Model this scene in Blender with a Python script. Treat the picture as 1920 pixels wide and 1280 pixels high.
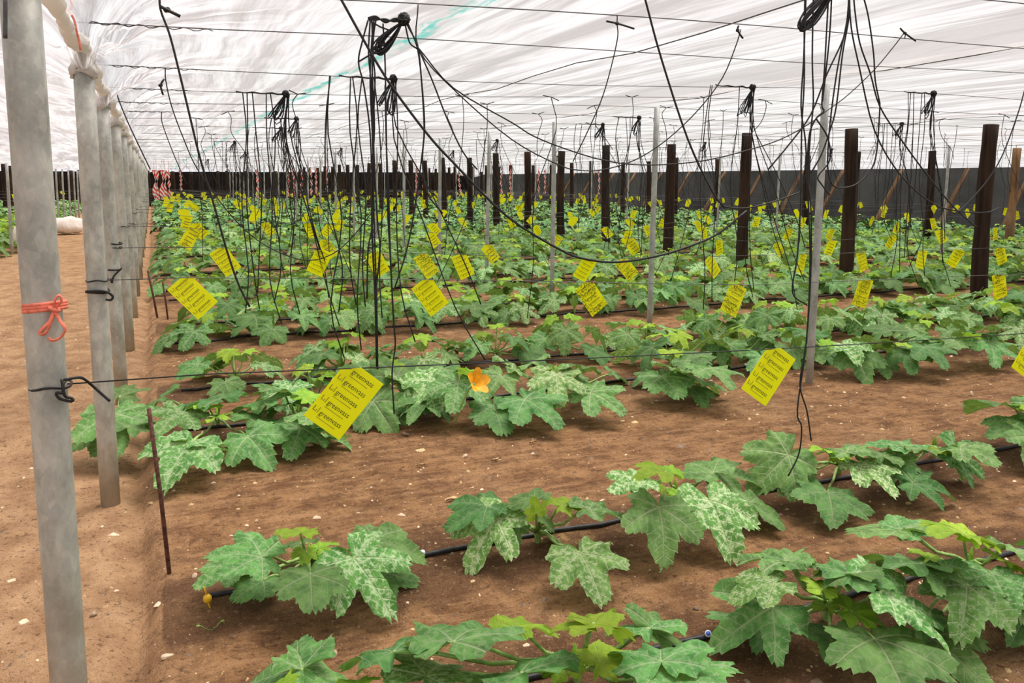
import bpy, math, random
import numpy as np
from mathutils import Vector, Matrix

# ------------------------------------------------------------------ camera
scene = bpy.context.scene
for o in list(bpy.data.objects):
    bpy.data.objects.remove(o)
COL = scene.collection
F, PPX, PPY, CAMH, YAW, HORIZON = 1555.0, 960.0, 530.0, 1.6, math.radians(23.3), 335.0
PITCH = math.atan((PPY - HORIZON) / F)
cam_data = bpy.data.cameras.new('camera')
cam = bpy.data.objects.new('camera', cam_data)
COL.objects.link(cam)
cam.location = (0, 0, CAMH)
cam.rotation_euler = (math.pi / 2 - PITCH, 0, -YAW)
cam_data.sensor_width = 36.0
cam_data.lens = F / 1920 * 36
cam_data.shift_y = (PPY - 640) / 1920
cam_data.clip_end = 300
cam_data.clip_start = 0.05
scene.camera = cam

# ------------------------------------------------------------------ sky, sun, exposure
world = bpy.data.worlds.new('sky')
scene.world = world
world.use_nodes = True
bg = world.node_tree.nodes['Background']
bg.inputs[0].default_value = (0.90, 0.94, 1.0, 1)
bg.inputs[1].default_value = 0.84
sun_data = bpy.data.lights.new('sun', 'SUN')
sun = bpy.data.objects.new('sun', sun_data)
COL.objects.link(sun)
sun_data.energy = 9.4
sun_data.angle = math.radians(36)
sun_data.color = (1.0, 0.955, 0.885)
SUN_DIR = Vector((0.38, 0.10, 1.0)).normalized()
sun.rotation_euler = SUN_DIR.to_track_quat('Z', 'Y').to_euler()
scene.view_settings.view_transform = 'Standard'
scene.view_settings.look = 'None'
scene.view_settings.gamma = 1
scene.view_settings.use_curve_mapping = False
scene.view_settings.exposure = 0.26

# ------------------------------------------------------------------ pixel <-> place
_fw = np.array([math.sin(YAW) * math.cos(PITCH), math.cos(YAW) * math.cos(PITCH), -math.sin(PITCH)])
_rt = np.array([math.cos(YAW), -math.sin(YAW), 0.0])
_up = np.cross(_rt, _fw)
_C = np.array([0, 0, CAMH])

def ray(x, y):
    return _fw + _rt * (x - PPX) / F - _up * (y - PPY) / F

def ground_at(x, y, z=0.0):
    d = ray(x, y)
    return Vector(_C + d * ((z - CAMH) / d[2]))

def plane_at(x, y, Y):
    d = ray(x, y)
    return Vector(_C + d * (Y / d[1]))

def project(p):
    v = np.array(p) - _C
    z = v @ _fw
    if z < 0.05:
        return (-9999, -9999, z)
    return (PPX + F * (v @ _rt) / z, PPY - F * (v @ _up) / z, z)

ORD = ['first', 'second', 'third', 'fourth', 'fifth', 'sixth', 'seventh', 'eighth', 'ninth', 'tenth', 'eleventh',
       'twelfth', 'thirteenth', 'fourteenth', 'fifteenth', 'sixteenth', 'seventeenth', 'eighteenth', 'nineteenth',
       'twentieth', 'twenty-first', 'twenty-second', 'twenty-third', 'twenty-fourth', 'twenty-fifth', 'twenty-sixth',
       'twenty-seventh', 'twenty-eighth', 'twenty-ninth', 'thirtieth', 'thirty-first', 'thirty-second', 'thirty-third',
       'thirty-fourth', 'thirty-fifth', 'thirty-sixth', 'thirty-seventh', 'thirty-eighth', 'thirty-ninth', 'fortieth']

# ------------------------------------------------------------------ object helpers
def tag(o, label=None, cat=None, group=None, kind=None):
    if label: o['label'] = label
    if cat: o['category'] = cat
    if group: o['group'] = group
    if kind: o['kind'] = kind
    return o

def empty(name, loc=(0, 0, 0), rz=0.0):
    o = bpy.data.objects.new(name, None)
    o.empty_display_size = 0.05
    COL.objects.link(o)
    o.location = loc
    o.rotation_euler = (0, 0, rz)
    return o

def mesh(name, verts, faces, mat=None, smooth=True):
    m = bpy.data.meshes.new(name)
    m.from_pydata([tuple(v) for v in verts], [], faces)
    if mat:
        m.materials.append(mat)
    if smooth:
        m.shade_smooth()
    m.update()
    return m

def obj(name, me, parent=None, loc=None, rot=None, scale=None):
    o = bpy.data.objects.new(name, me)
    COL.objects.link(o)
    if parent: o.parent = parent
    if loc is not None: o.location = loc
    if rot is not None: o.rotation_euler = rot
    if scale is not None: o.scale = scale
    return o

def catmull(pts, sub=4):
    pts = [Vector(p) for p in pts]
    if len(pts) < 3:
        return pts
    out = []
    P = [pts[0] * 2 - pts[1]] + pts + [pts[-1] * 2 - pts[-2]]
    for i in range(1, len(P) - 2):
        a, b, c, d = P[i - 1], P[i], P[i + 1], P[i + 2]
        for k in range(sub):
            t = k / sub
            out.append(0.5 * ((2 * b) + (c - a) * t + (2 * a - 5 * b + 4 * c - d) * t * t + (3 * b - a - 3 * c + d) * t ** 3))
    out.append(pts[-1])
    return out

def tube(pts, r, n=6, flat=1.0, vs=None, fs=None, wob=0.0, rng=None):
    """tube along points; r is a number or list"""
    pts = [Vector(p) for p in pts]
    vs = [] if vs is None else vs
    fs = [] if fs is None else fs
    base = len(vs)
    N = len(pts)
    t0 = (pts[1] - pts[0]).normalized()
    ref = Vector((0, 0, 1)) if abs(t0.z) < 0.9 else Vector((1, 0, 0))
    u = t0.cross(ref).normalized()
    for i, p in enumerate(pts):
        t = (pts[min(i + 1, N - 1)] - pts[max(i - 1, 0)])
        t = t.normalized() if t.length > 1e-9 else t0
        u = (u - t * u.dot(t))
        u = u.normalized() if u.length > 1e-6 else t.orthogonal().normalized()
        w = t.cross(u)
        rr = r[i] if isinstance(r, (list, tuple)) else r
        for k in range(n):
            a = 2 * math.pi * k / n
            q = rr * (1 + (rng.uniform(-wob, wob) if rng else 0))
            vs.append(p + u * (math.cos(a) * q) + w * (math.sin(a) * q * flat))
    for i in range(N - 1):
        for k in range(n):
            a = base + i * n + k
            b = base + i * n + (k + 1) % n
            fs.append((a, b, b + n, a + n))
    fs.append(tuple(base + k for k in range(n))[::-1])
    fs.append(tuple(base + (N - 1) * n + k for k in range(n)))
    return vs, fs

def box(vs, fs, c, s, rot=None):
    b = len(vs)
    for x in (-1, 1):
        for y in (-1, 1):
            for z in (-1, 1):
                p = Vector((x * s[0] / 2, y * s[1] / 2, z * s[2] / 2))
                if rot: p = rot @ p
                vs.append(p + Vector(c))
    for f in ((0, 1, 3, 2), (4, 6, 7, 5), (0, 4, 5, 1), (2, 3, 7, 6), (0, 2, 6, 4), (1, 5, 7, 3)):
        fs.append(tuple(b + i for i in f))

def blob(seed, rx, ry, rz, nu=12, nv=8, amp=0.15, freq=2.0):
    rng = np.random.RandomState(seed)
    ph = rng.uniform(0, 6.28, (5, 3)); kk = rng.uniform(-freq, freq, (5, 3))
    vs, fs = [], []
    def rad(d):
        return 1 + amp * sum(math.sin(kk[i] @ d * 2 + ph[i][0]) for i in range(5)) / 2.2
    vs.append(Vector((0, 0, -rz * rad(np.array([0, 0, -1.0])))))
    for j in range(1, nv):
        th = -math.pi / 2 + math.pi * j / nv
        for i in range(nu):
            a = 2 * math.pi * i / nu
            d = np.array([math.cos(a) * math.cos(th), math.sin(a) * math.cos(th), math.sin(th)])
            q = rad(d)
            vs.append(Vector((d[0] * rx * q, d[1] * ry * q, d[2] * rz * q)))
    vs.append(Vector((0, 0, rz * rad(np.array([0, 0, 1.0])))))
    for i in range(nu):
        fs.append((0, 1 + (i + 1) % nu, 1 + i))
    for j in range(nv - 2):
        for i in range(nu):
            a = 1 + j * nu + i; b = 1 + j * nu + (i + 1) % nu
            fs.append((a, b, b + nu, a + nu))
    L = len(vs) - 1
    for i in range(nu):
        fs.append((L, 1 + (nv - 2) * nu + i, 1 + (nv - 2) * nu + (i + 1) % nu))
    return vs, fs

def copy_tree(o, parent=None):
    c = o.copy()
    COL.objects.link(c)
    c.parent = parent
    for ch in o.children:
        copy_tree(ch, c)
    return c

# value noise, vectorised
def vnoise(x, y, seed=0):
    xi = np.floor(x).astype(np.int64); yi = np.floor(y).astype(np.int64)
    fx = x - xi; fy = y - yi
    fx = fx * fx * (3 - 2 * fx); fy = fy * fy * (3 - 2 * fy)
    def h(a, b):
        n = (a * 374761393 + b * 668265263 + seed * 974634777) & 0x7fffffff
        n = ((n ^ (n >> 13)) * 1274126177) & 0x7fffffff
        return ((n ^ (n >> 16)) & 0xffff) / 65535.0
    return (h(xi, yi) * (1 - fx) + h(xi + 1, yi) * fx) * (1 - fy) + (h(xi, yi + 1) * (1 - fx) + h(xi + 1, yi + 1) * fx) * fy

def fbm(x, y, seed=0, octv=4):
    s = 0; a = 0.5; t = 0
    for i in range(octv):
        s = s + a * vnoise(x * 2 ** i, y * 2 ** i, seed + i * 17); t += a; a *= 0.5
    return s / t - 0.5

# ------------------------------------------------------------------ material helpers
def new_mat(name):
    m = bpy.data.materials.new(name)
    m.use_nodes = True
    nt = m.node_tree
    for n in list(nt.nodes):
        nt.nodes.remove(n)
    out = nt.nodes.new('ShaderNodeOutputMaterial')
    return m, nt, out

class NB:
    def __init__(s, nt): s.nt = nt
    def n(s, t, **kw):
        nd = s.nt.nodes.new(t)
        for k, v in kw.items(): setattr(nd, k, v)
        return nd
    def l(s, a, b): s.nt.links.new(a, b)
    def val(s, sock, v):
        if hasattr(v, 'is_output') or isinstance(v, bpy.types.NodeSocket): s.l(v, sock)
        else: sock.default_value = v
    def math(s, op, a, b=0.0, c=None, clamp=False):
        nd = s.n('ShaderNodeMath', operation=op, use_clamp=clamp)
        s.val(nd.inputs[0], a); s.val(nd.inputs[1], b)
        if c is not None: s.val(nd.inputs[2], c)
        return nd.outputs[0]
    def mix(s, f, a, b):
        nd = s.n('ShaderNodeMix', data_type='RGBA')
        s.val(nd.inputs[0], f)
        s.val(nd.inputs[6], a if isinstance(a, bpy.types.NodeSocket) else (*a, 1))
        s.val(nd.inputs[7], b if isinstance(b, bpy.types.NodeSocket) else (*b, 1))
        return nd.outputs[2]
    def noise(s, vec, scale, detail=3, rough=0.55):
        nd = s.n('ShaderNodeTexNoise')
        nd.inputs['Scale'].default_value = scale; nd.inputs['Detail'].default_value = detail
        nd.inputs['Roughness'].default_value = rough
        if vec is not None: s.l(vec, nd.inputs['Vector'])
        return nd.outputs[0]
    def ramp(s, v, lo, hi):
        nd = s.n('ShaderNodeMapRange', interpolation_type='SMOOTHSTEP')
        s.l(v, nd.inputs[0]); nd.inputs[1].default_value = lo; nd.inputs[2].default_value = hi
        return nd.outputs[0]
    def scalev(s, vec, sc, add=None):
        nd = s.n('ShaderNodeMapping')
        s.l(vec, nd.inputs[0]); nd.inputs['Scale'].default_value = sc
        if add is not None: nd.inputs['Location'].default_value = add
        return nd.outputs[0]
    def bump(s, h, strength=0.3, dist=0.01):
        nd = s.n('ShaderNodeBump')
        nd.inputs['Strength'].default_value = strength; nd.inputs['Distance'].default_value = dist
        s.l(h, nd.inputs['Height'])
        return nd.outputs[0]
    def bsdf(s, col, rough=0.6, metal=0.0, normal=None, spec=0.5):
        nd = s.n('ShaderNodeBsdfPrincipled')
        s.val(nd.inputs['Base Color'], col if isinstance(col, bpy.types.NodeSocket) else (*col, 1))
        s.val(nd.inputs['Roughness'], rough); s.val(nd.inputs['Metallic'], metal)
        nd.inputs['Specular IOR Level'].default_value = spec
        if normal is not None: s.l(normal, nd.inputs['Normal'])
        return nd.outputs[0]

def plain(name, col, rough=0.6, metal=0.0, var=0.25, scale=30.0, bump=0.0, spec=0.4, stretch=(1, 1, 1)):
    m, nt, out = new_mat(name)
    b = NB(nt)
    tc = b.n('ShaderNodeTexCoord')
    v = b.scalev(tc.outputs['Object'], stretch)
    n = b.noise(v, scale, 4)
    c = b.mix(b.ramp(n, 0.3, 0.7), tuple(x * (1 - var) for x in col), tuple(min(1, x * (1 + var)) for x in col))
    nrm = b.bump(n, bump, 0.01) if bump else None
    b.l(b.bsdf(c, rough, metal, nrm, spec), out.inputs[0])
    return m

M = {}

# soil
def soil_material():
    m, nt, out = new_mat('soil')
    b = NB(nt)
    geo = b.n('ShaderNodeNewGeometry')
    P = geo.outputs['Position']
    sep = b.n('ShaderNodeSeparateXYZ'); b.l(P, sep.inputs[0])
    big = b.noise(P, 0.9, 4)
    med = b.noise(P, 5.0, 5, 0.6)
    fine = b.noise(P, 38.0, 5, 0.7)
    grit = b.noise(P, 150.0, 3, 0.7)
    streak = b.noise(b.scalev(P, (1.2, 9.0, 1.0)), 2.2, 5, 0.65)
    c = b.mix(b.ramp(med, 0.34, 0.66), (0.205, 0.098, 0.043), (0.425, 0.226, 0.100))
    c = b.mix(b.math('MULTIPLY', b.ramp(streak, 0.46, 0.66), 0.65), c, (0.49, 0.275, 0.135))
    c = b.mix(b.math('MULTIPLY', b.ramp(streak, 0.46, 0.34), 0.45), c, (0.16, 0.078, 0.037))
    c = b.mix(b.math('MULTIPLY', b.ramp(big, 0.5, 0.72), 0.40), c, (0.52, 0.32, 0.165))
    c = b.mix(b.math('MULTIPLY', b.ramp(b.noise(P, 14.0, 5, 0.7), 0.50, 0.36), 0.55), c, (0.135, 0.066, 0.034))
    # tan, trodden path beside the posts
    pn = b.noise(P, 2.5, 4)
    px = b.math('ADD', sep.outputs[0], b.math('MULTIPLY', b.math('SUBTRACT', pn, 0.5), 0.25))
    path = b.math('SUBTRACT', 1.0, b.ramp(px, -0.28, 0.12))
    pc = b.mix(b.ramp(med, 0.3, 0.7), (0.36, 0.20, 0.10), (0.60, 0.37, 0.20))
    c = b.mix(path, c, pc)
    # damp stain attribute along the drip hoses
    at = b.n('ShaderNodeAttribute', attribute_name='damp')
    dm = b.math('ADD', at.outputs['Fac'], b.math('MULTIPLY', b.math('SUBTRACT', b.noise(P, 3.2, 5, 0.65), 0.5), 1.5))
    dmask = b.ramp(dm, 0.35, 0.8)
    c = b.mix(b.math('MULTIPLY', dmask, 0.74), c, (0.120, 0.058, 0.029))
    # salty crust blotches around the damp rows
    cr = b.math('MULTIPLY', b.ramp(b.noise(P, 4.1, 5, 0.7), 0.58, 0.7), b.math('MULTIPLY', at.outputs['Fac'], 0.75))
    c = b.mix(cr, c, (0.50, 0.31, 0.125))
    # small crumbs and chaff
    c = b.mix(b.math('MULTIPLY', b.ramp(fine, 0.58, 0.70), 0.55), c, (0.60, 0.40, 0.22))
    c = b.mix(b.math('MULTIPLY', b.ramp(fine, 0.46, 0.33), 0.75), c, (0.085, 0.042, 0.023))
    c = b.mix(b.math('MULTIPLY', b.ramp(grit, 0.58, 0.70), 0.5), c, (0.64, 0.46, 0.29))
    c = b.mix(b.math('MULTIPLY', b.ramp(grit, 0.44, 0.32), 0.6), c, (0.085, 0.042, 0.025))
    h = b.math('ADD', b.math('MULTIPLY', fine, 1.0), b.math('MULTIPLY', grit, 0.35))
    h = b.math('ADD', h, b.math('MULTIPLY', streak, 0.7))
    b.l(b.bsdf(c, 0.95, 0, b.bump(h, 0.9, 0.03), 0.15), out.inputs[0])
    return m
M['soil'] = soil_material()

# translucent woven roof film
def film_material():
    m, nt, out = new_mat('roof_film')
    b = NB(nt)
    geo = b.n('ShaderNodeNewGeometry')
    P = geo.outputs['Position']
    sep = b.n('ShaderNodeSeparateXYZ'); b.l(P, sep.inputs[0])
    # folds lie along the bays; the film is doubled where it folds
    warp = b.n('ShaderNodeVectorMath', operation='ADD'); b.l(P, warp.inputs[0])
    wn = b.n('ShaderNodeCombineXYZ')
    b.l(b.math('MULTIPLY', b.math('SUBTRACT', b.noise(b.scalev(P, (0.5, 0.35, 1)), 1.0, 2), 0.5), 0.35), wn.inputs[0]); b.l(wn.outputs[0], warp.inputs[1])
    W = warp.outputs[0]
    f1 = b.noise(b.scalev(W, (4.6, 0.30, 1)), 1.0, 5, 0.62)
    f2 = b.noise(b.scalev(W, (15.0, 0.8, 1), (3, 1, 0)), 1.0, 4, 0.6)
    f3 = b.noise(b.scalev(P, (0.5, 0.25, 1)), 1.0, 3)
    # pleats fan out from every post head; their shading is put into the colour
    phs = b.math('DIVIDE', b.math('SUBTRACT', sep.outputs[1], 2.42), 2.07)
    ly = b.math('MULTIPLY', b.math('SUBTRACT', b.math('FRACT', b.math('ADD', phs, 0.5)), 0.5), 2.07)
    lx = b.math('ADD', sep.outputs[0], 0.27)
    ang = b.math('ARCTAN2', ly, lx)
    rad = b.math('SQRT', b.math('ADD', b.math('MULTIPLY', lx, lx), b.math('MULTIPLY', ly, ly)))
    av = b.n('ShaderNodeCombineXYZ'); b.l(b.math('MULTIPLY', ang, 7.0), av.inputs[0]); b.l(b.math('FLOOR', b.math('ADD', phs, 0.5)), av.inputs[1]); b.l(b.math('MULTIPLY', rad, 0.6), av.inputs[2])
    fan = b.noise(av.outputs[0], 1.0, 4, 0.6)
    fw_ = b.math('SUBTRACT', 1.0, b.ramp(rad, 0.25, 1.25))
    fold0 = b.math('ADD', b.math('MULTIPLY', f1, 0.6), b.math('MULTIPLY', f2, 0.4))
    fold = b.math('ADD', b.math('MULTIPLY', fold0, b.math('SUBTRACT', 1.0, fw_)), b.math('MULTIPLY', fan, fw_))
    dens = b.ramp(fold, 0.40, 0.60)
    # the sheets overlap along the pipe line
    lap = b.math('MULTIPLY', b.math('GREATER_THAN', sep.outputs[0], 4.25), b.math('LESS_THAN', sep.outputs[0], 4.6))
    dens = b.math('MAXIMUM', dens, b.math('MULTIPLY', lap, 0.85))
    single = b.math('MULTIPLY', b.math('GREATER_THAN', sep.outputs[0], 4.6), b.math('LESS_THAN', sep.outputs[0], 4.98))
    dens = b.math('MULTIPLY', dens, b.math('SUBTRACT', 1.0, b.math('MULTIPLY', single, 0.9)))
    tint = b.mix(b.ramp(f3, 0.35, 0.65), (0.94, 0.915, 0.945), (0.93, 0.94, 0.945))
    col = b.mix(dens, tint, (0.55, 0.535, 0.56))
    # turquoise marker stripe woven into the film
    w = b.math('ABSOLUTE', b.math('SUBTRACT', sep.outputs[0], b.math('ADD', 1.49, b.math('MULTIPLY', b.math('SUBTRACT', b.noise(b.scalev(P, (1, 0.9, 1)), 1.3, 2), 0.5), 0.24))))
    tn = b.ramp(b.noise(b.scalev(P, (5.0, 1.1, 1)), 1.6, 4, 0.7), 0.47, 0.58)
    t1 = b.math('MULTIPLY', b.math('SUBTRACT', 1.0, b.ramp(w, 0.02, 0.10)), tn)
    col = b.mix(b.math('MULTIPLY', t1, 0.75), col, (0.08, 0.56, 0.50))
    line = b.math('SUBTRACT', 1.0, b.ramp(w, 0.006, 0.022))
    col = b.mix(b.math('MULTIPLY', line, 0.45), col, (0.08, 0.56, 0.50))
    tr = b.n('ShaderNodeBsdfTranslucent'); b.l(col, tr.inputs[0])
    df = b.n('ShaderNodeBsdfDiffuse'); b.l(col, df.inputs[0])
    tp = b.n('ShaderNodeBsdfTransparent'); b.l(col, tp.inputs[0])
    nrm = b.bump(fold, 0.55, 0.10)
    b.l(nrm, tr.inputs['Normal']); b.l(nrm, df.inputs['Normal'])
    m1 = b.n('ShaderNodeMixShader'); m1.inputs[0].default_value = 0.73
    b.l(tr.outputs[0], m1.inputs[1]); b.l(df.outputs[0], m1.inputs[2])
    m2 = b.n('ShaderNodeMixShader')
    b.l(b.math('SUBTRACT', 0.50, b.math('MULTIPLY', dens, 0.27)), m2.inputs[0])
    b.l(m1.outputs[0], m2.inputs[1]); b.l(tp.outputs[0], m2.inputs[2])
    b.l(m2.outputs[0], out.inputs[0])
    return m
M['film'] = film_material()

def cloth_material():
    m, nt, out = new_mat('bunched_film')
    b = NB(nt)
    tc = b.n('ShaderNodeTexCoord')
    n = b.noise(b.scalev(tc.outputs['Object'], (30, 4, 30)), 1.0, 4)
    c = b.mix(n, (0.72, 0.68, 0.62), (0.92, 0.90, 0.88))
    df = b.bsdf(c, 0.8, 0, b.bump(n, 0.5, 0.02), 0.2)
    tr = b.n('ShaderNodeBsdfTranslucent'); b.l(c, tr.inputs[0])
    mx = b.n('ShaderNodeMixShader'); mx.inputs[0].default_value = 0.45
    b.l(df, mx.inputs[1]); b.l(tr.outputs[0], mx.inputs[2])
    b.l(mx.outputs[0], out.inputs[0])
    return m
M['cloth'] = cloth_material()

# galvanised steel with spangle, dirt rising from the soil
def steel_material(name, base=(0.50, 0.495, 0.44), dirt=0.8):
    m, nt, out = new_mat(name)
    b = NB(nt)
    tc = b.n('ShaderNodeTexCoord'); O = tc.outputs['Object']
    oi = b.n('ShaderNodeObjectInfo')
    v = b.n('ShaderNodeVectorMath', operation='ADD'); b.l(O, v.inputs[0])
    cb = b.n('ShaderNodeCombineXYZ'); b.l(b.math('MULTIPLY', oi.outputs['Random'], 20.0), cb.inputs[2]); b.l(cb.outputs[0], v.inputs[1])
    V = v.outputs[0]
    n1 = b.noise(b.scalev(V, (1, 1, 0.6)), 9.0, 5, 0.65)
    n2 = b.noise(V, 45.0, 4, 0.6)
    c = b.mix(b.ramp(n1, 0.3, 0.7), tuple(x * 0.58 for x in base), tuple(x * 1.2 for x in base))
    c = b.mix(b.math('MULTIPLY', b.ramp(n2, 0.5, 0.72), 0.4), c, (0.56, 0.53, 0.42))
    vo_ = b.n('ShaderNodeTexVoronoi'); vo_.inputs['Scale'].default_value = 48.0; b.l(b.scalev(V, (1, 1, 0.55)), vo_.inputs['Vector'])
    sx = b.n('ShaderNodeSeparateXYZ'); b.l(vo_.outputs['Color'], sx.inputs[0])
    c = b.mix(b.math('MULTIPLY', sx.outputs[0], 0.45), c, (0.30, 0.325, 0.295))
    c = b.mix(b.math('MULTIPLY', b.ramp(sx.outputs[1], 0.7, 0.95), 0.3), c, (0.55, 0.56, 0.49))
    sep = b.n('ShaderNodeSeparateXYZ'); b.l(O, sep.inputs[0])
    hz = b.math('ADD', sep.outputs[2], b.math('MULTIPLY', b.math('SUBTRACT', n1, 0.5), 0.9))
    d = b.math('MULTIPLY', b.math('SUBTRACT', 1.0, b.ramp(hz, 0.0, 0.75)), dirt)
    c = b.mix(b.math('MULTIPLY', d, 0.75), c, (0.36, 0.27, 0.155))
    b.l(b.bsdf(c, 0.62, 0.25, b.bump(n2, 0.12, 0.004), 0.4), out.inputs[0])
    return m
M['steel'] = steel_material('galvanised_steel')
M['pipe'] = steel_material('thin_pipe', (0.40, 0.41, 0.40), 0.5)

def wood_material(name, a, c2):
    m, nt, out = new_mat(name)
    b = NB(nt)
    tc = b.n('ShaderNodeTexCoord'); O = tc.outputs['Object']
    oi = b.n('ShaderNodeObjectInfo')
    v = b.n('ShaderNodeVectorMath', operation='ADD'); b.l(O, v.inputs[0])
    cb = b.n('ShaderNodeCombineXYZ')
    b.l(b.math('MULTIPLY', oi.outputs['Random'], 31.0), cb.inputs[0]); b.l(cb.outputs[0], v.inputs[1])
    g = b.noise(b.scalev(v.outputs[0], (22, 22, 1.1)), 1.0, 5, 0.6)
    k = b.noise(b.scalev(v.outputs[0], (3, 3, 1.2)), 1.0, 3)
    c = b.mix(b.ramp(g, 0.35, 0.65), a, c2)
    c = b.mix(b.math('MULTIPLY', b.ramp(k, 0.5, 0.7), 0.5), c, tuple(x * 1.7 for x in c2))
    b.l(b.bsdf(c, 0.85, 0, b.bump(g, 0.6, 0.02), 0.2), out.inputs[0])
    return m
M['wood'] = wood_material('creosoted_wood', (0.012, 0.008, 0.006), (0.042, 0.022, 0.013))
M['wood_brown'] = wood_material('weathered_wood', (0.10, 0.055, 0.03), (0.26, 0.15, 0.08))

M['cord'] = plain('black_twine', (0.012, 0.012, 0.013), 0.55, 0, 0.5, 80)
M['wire'] = plain('dull_wire', (0.10, 0.10, 0.10), 0.5, 0.4, 0.3, 40)
M['hose'] = plain('black_hose', (0.022, 0.022, 0.024), 0.5, 0, 0.6, 25, 0.15)
M['rust'] = plain('rusty_rod', (0.11, 0.045, 0.028), 0.85, 0.1, 0.5, 60, 0.4)
M['ribbon'] = plain('orange_ribbon', (0.82, 0.22, 0.14), 0.7, 0, 0.2, 60, 0.3)
M['pink'] = plain('salmon_string', (0.72, 0.22, 0.16), 0.8, 0, 0.2, 60)
M['stone'] = plain('pebble', (0.42, 0.31, 0.20), 0.8, 0, 0.35, 40, 0.4)
M['stone_dark'] = plain('dark_pebble', (0.22, 0.15, 0.10), 0.85, 0, 0.35, 40, 0.4)
M['chip'] = plain('pale_chip', (0.72, 0.55, 0.38), 0.85, 0, 0.25, 30, 0.3)
M['straw'] = plain('dry_leaf', (0.55, 0.38, 0.19), 0.9, 0, 0.35, 40, 0.3)
M['valve'] = plain('yellow_plastic', (0.80, 0.47, 0.02), 0.45, 0, 0.1, 20)
M['emit_blue'] = plain('blue_plastic', (0.05, 0.11, 0.50), 0.4, 0, 0.2, 50)
M['emit_white'] = plain('white_plastic', (0.72, 0.74, 0.78), 0.45, 0, 0.1, 50)
M['petal'] = plain('orange_petal', (0.95, 0.42, 0.01), 0.6, 0, 0.25, 30)
M['ink'] = plain('black_ink', (0.03, 0.028, 0.01), 0.8, 0, 0.2, 20)
M['ink_pale'] = plain('pale_ink', (0.34, 0.29, 0.02), 0.8, 0, 0.2, 20)
M['stem'] = plain('green_stem', (0.30, 0.46, 0.13), 0.55, 0, 0.3, 25, 0.15)
M['bag'] = plain('white_sack', (0.80, 0.71, 0.64), 0.8, 0, 0.1, 12, 0.4)

def card_material(name, spots):
    m, nt, out = new_mat(name)
    b = NB(nt)
    tc = b.n('ShaderNodeTexCoord'); oi = b.n('ShaderNodeObjectInfo')
    v = b.n('ShaderNodeVectorMath', operation='ADD'); b.l(tc.outputs['Object'], v.inputs[0])
    cb = b.n('ShaderNodeCombineXYZ'); b.l(b.math('MULTIPLY', oi.outputs['Random'], 9.0), cb.inputs[0]); b.l(cb.outputs[0], v.inputs[1])
    n = b.noise(v.outputs[0], 12.0, 3)
    c = b.mix(n, (0.93, 0.93, 0.008), (0.96, 0.98, 0.03))
    if spots:
        s = b.noise(v.outputs[0], 95.0, 3, 0.6)
        k = b.ramp(b.noise(v.outputs[0], 10.0, 2), 0.42, 0.62)
        c = b.mix(b.math('MULTIPLY', b.ramp(s, 0.50, 0.60), b.math('MULTIPLY', k, spots)), c, (0.10, 0.07, 0.01))
    df = b.bsdf(c, 0.45, 0, None, 0.35)
    tr = b.n('ShaderNodeBsdfTranslucent'); b.l(c, tr.inputs[0])
    mx = b.n('ShaderNodeMixShader'); mx.inputs[0].default_value = 0.58
    b.l(df, mx.inputs[1]); b.l(tr.outputs[0], mx.inputs[2]); b.l(mx.outputs[0], out.inputs[0])
    return m
M['card'] = card_material('yellow_card', 0)
M['card_dirty'] = card_material('dirty_yellow_card', 1.0)

def tape_material():
    m, nt, out = new_mat('barrier_tape')
    b = NB(nt)
    tc = b.n('ShaderNodeTexCoord')
    sep = b.n('ShaderNodeSeparateXYZ'); b.l(tc.outputs['UV'], sep.inputs[0])
    s = b.math('ADD', b.math('MULTIPLY', sep.outputs[1], 6.0), sep.outputs[0])
    k = b.math('GREATER_THAN', b.math('FRACT', s), 0.5)
    b.l(b.bsdf(b.mix(k, (0.70, 0.04, 0.035), (0.85, 0.80, 0.76)), 0.5), out.inputs[0])
    return m
M['tape'] = tape_material()

def net_material(name, a, c2):
    m, nt, out = new_mat(name)
    b = NB(nt)
    geo = b.n('ShaderNodeNewGeometry')
    n = b.noise(b.scalev(geo.outputs['Position'], (0.5, 0.5, 0.8)), 1.2, 4)
    f = b.noise(geo.outputs['Position'], 40, 2)
    c = b.mix(b.ramp(n, 0.3, 0.7), a, c2)
    c = b.mix(b.math('MULTIPLY', f, 0.3), c, tuple(x * 0.5 for x in a))
    b.l(b.bsdf(c, 0.9, 0, None, 0.1), out.inputs[0])
    return m
M['net'] = net_material('charcoal_shade_net', (0.075, 0.077, 0.080), (0.135, 0.137, 0.142))
M['net_dark'] = net_material('dark_shade_net', (0.012, 0.010, 0.010), (0.028, 0.021, 0.019))

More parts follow.
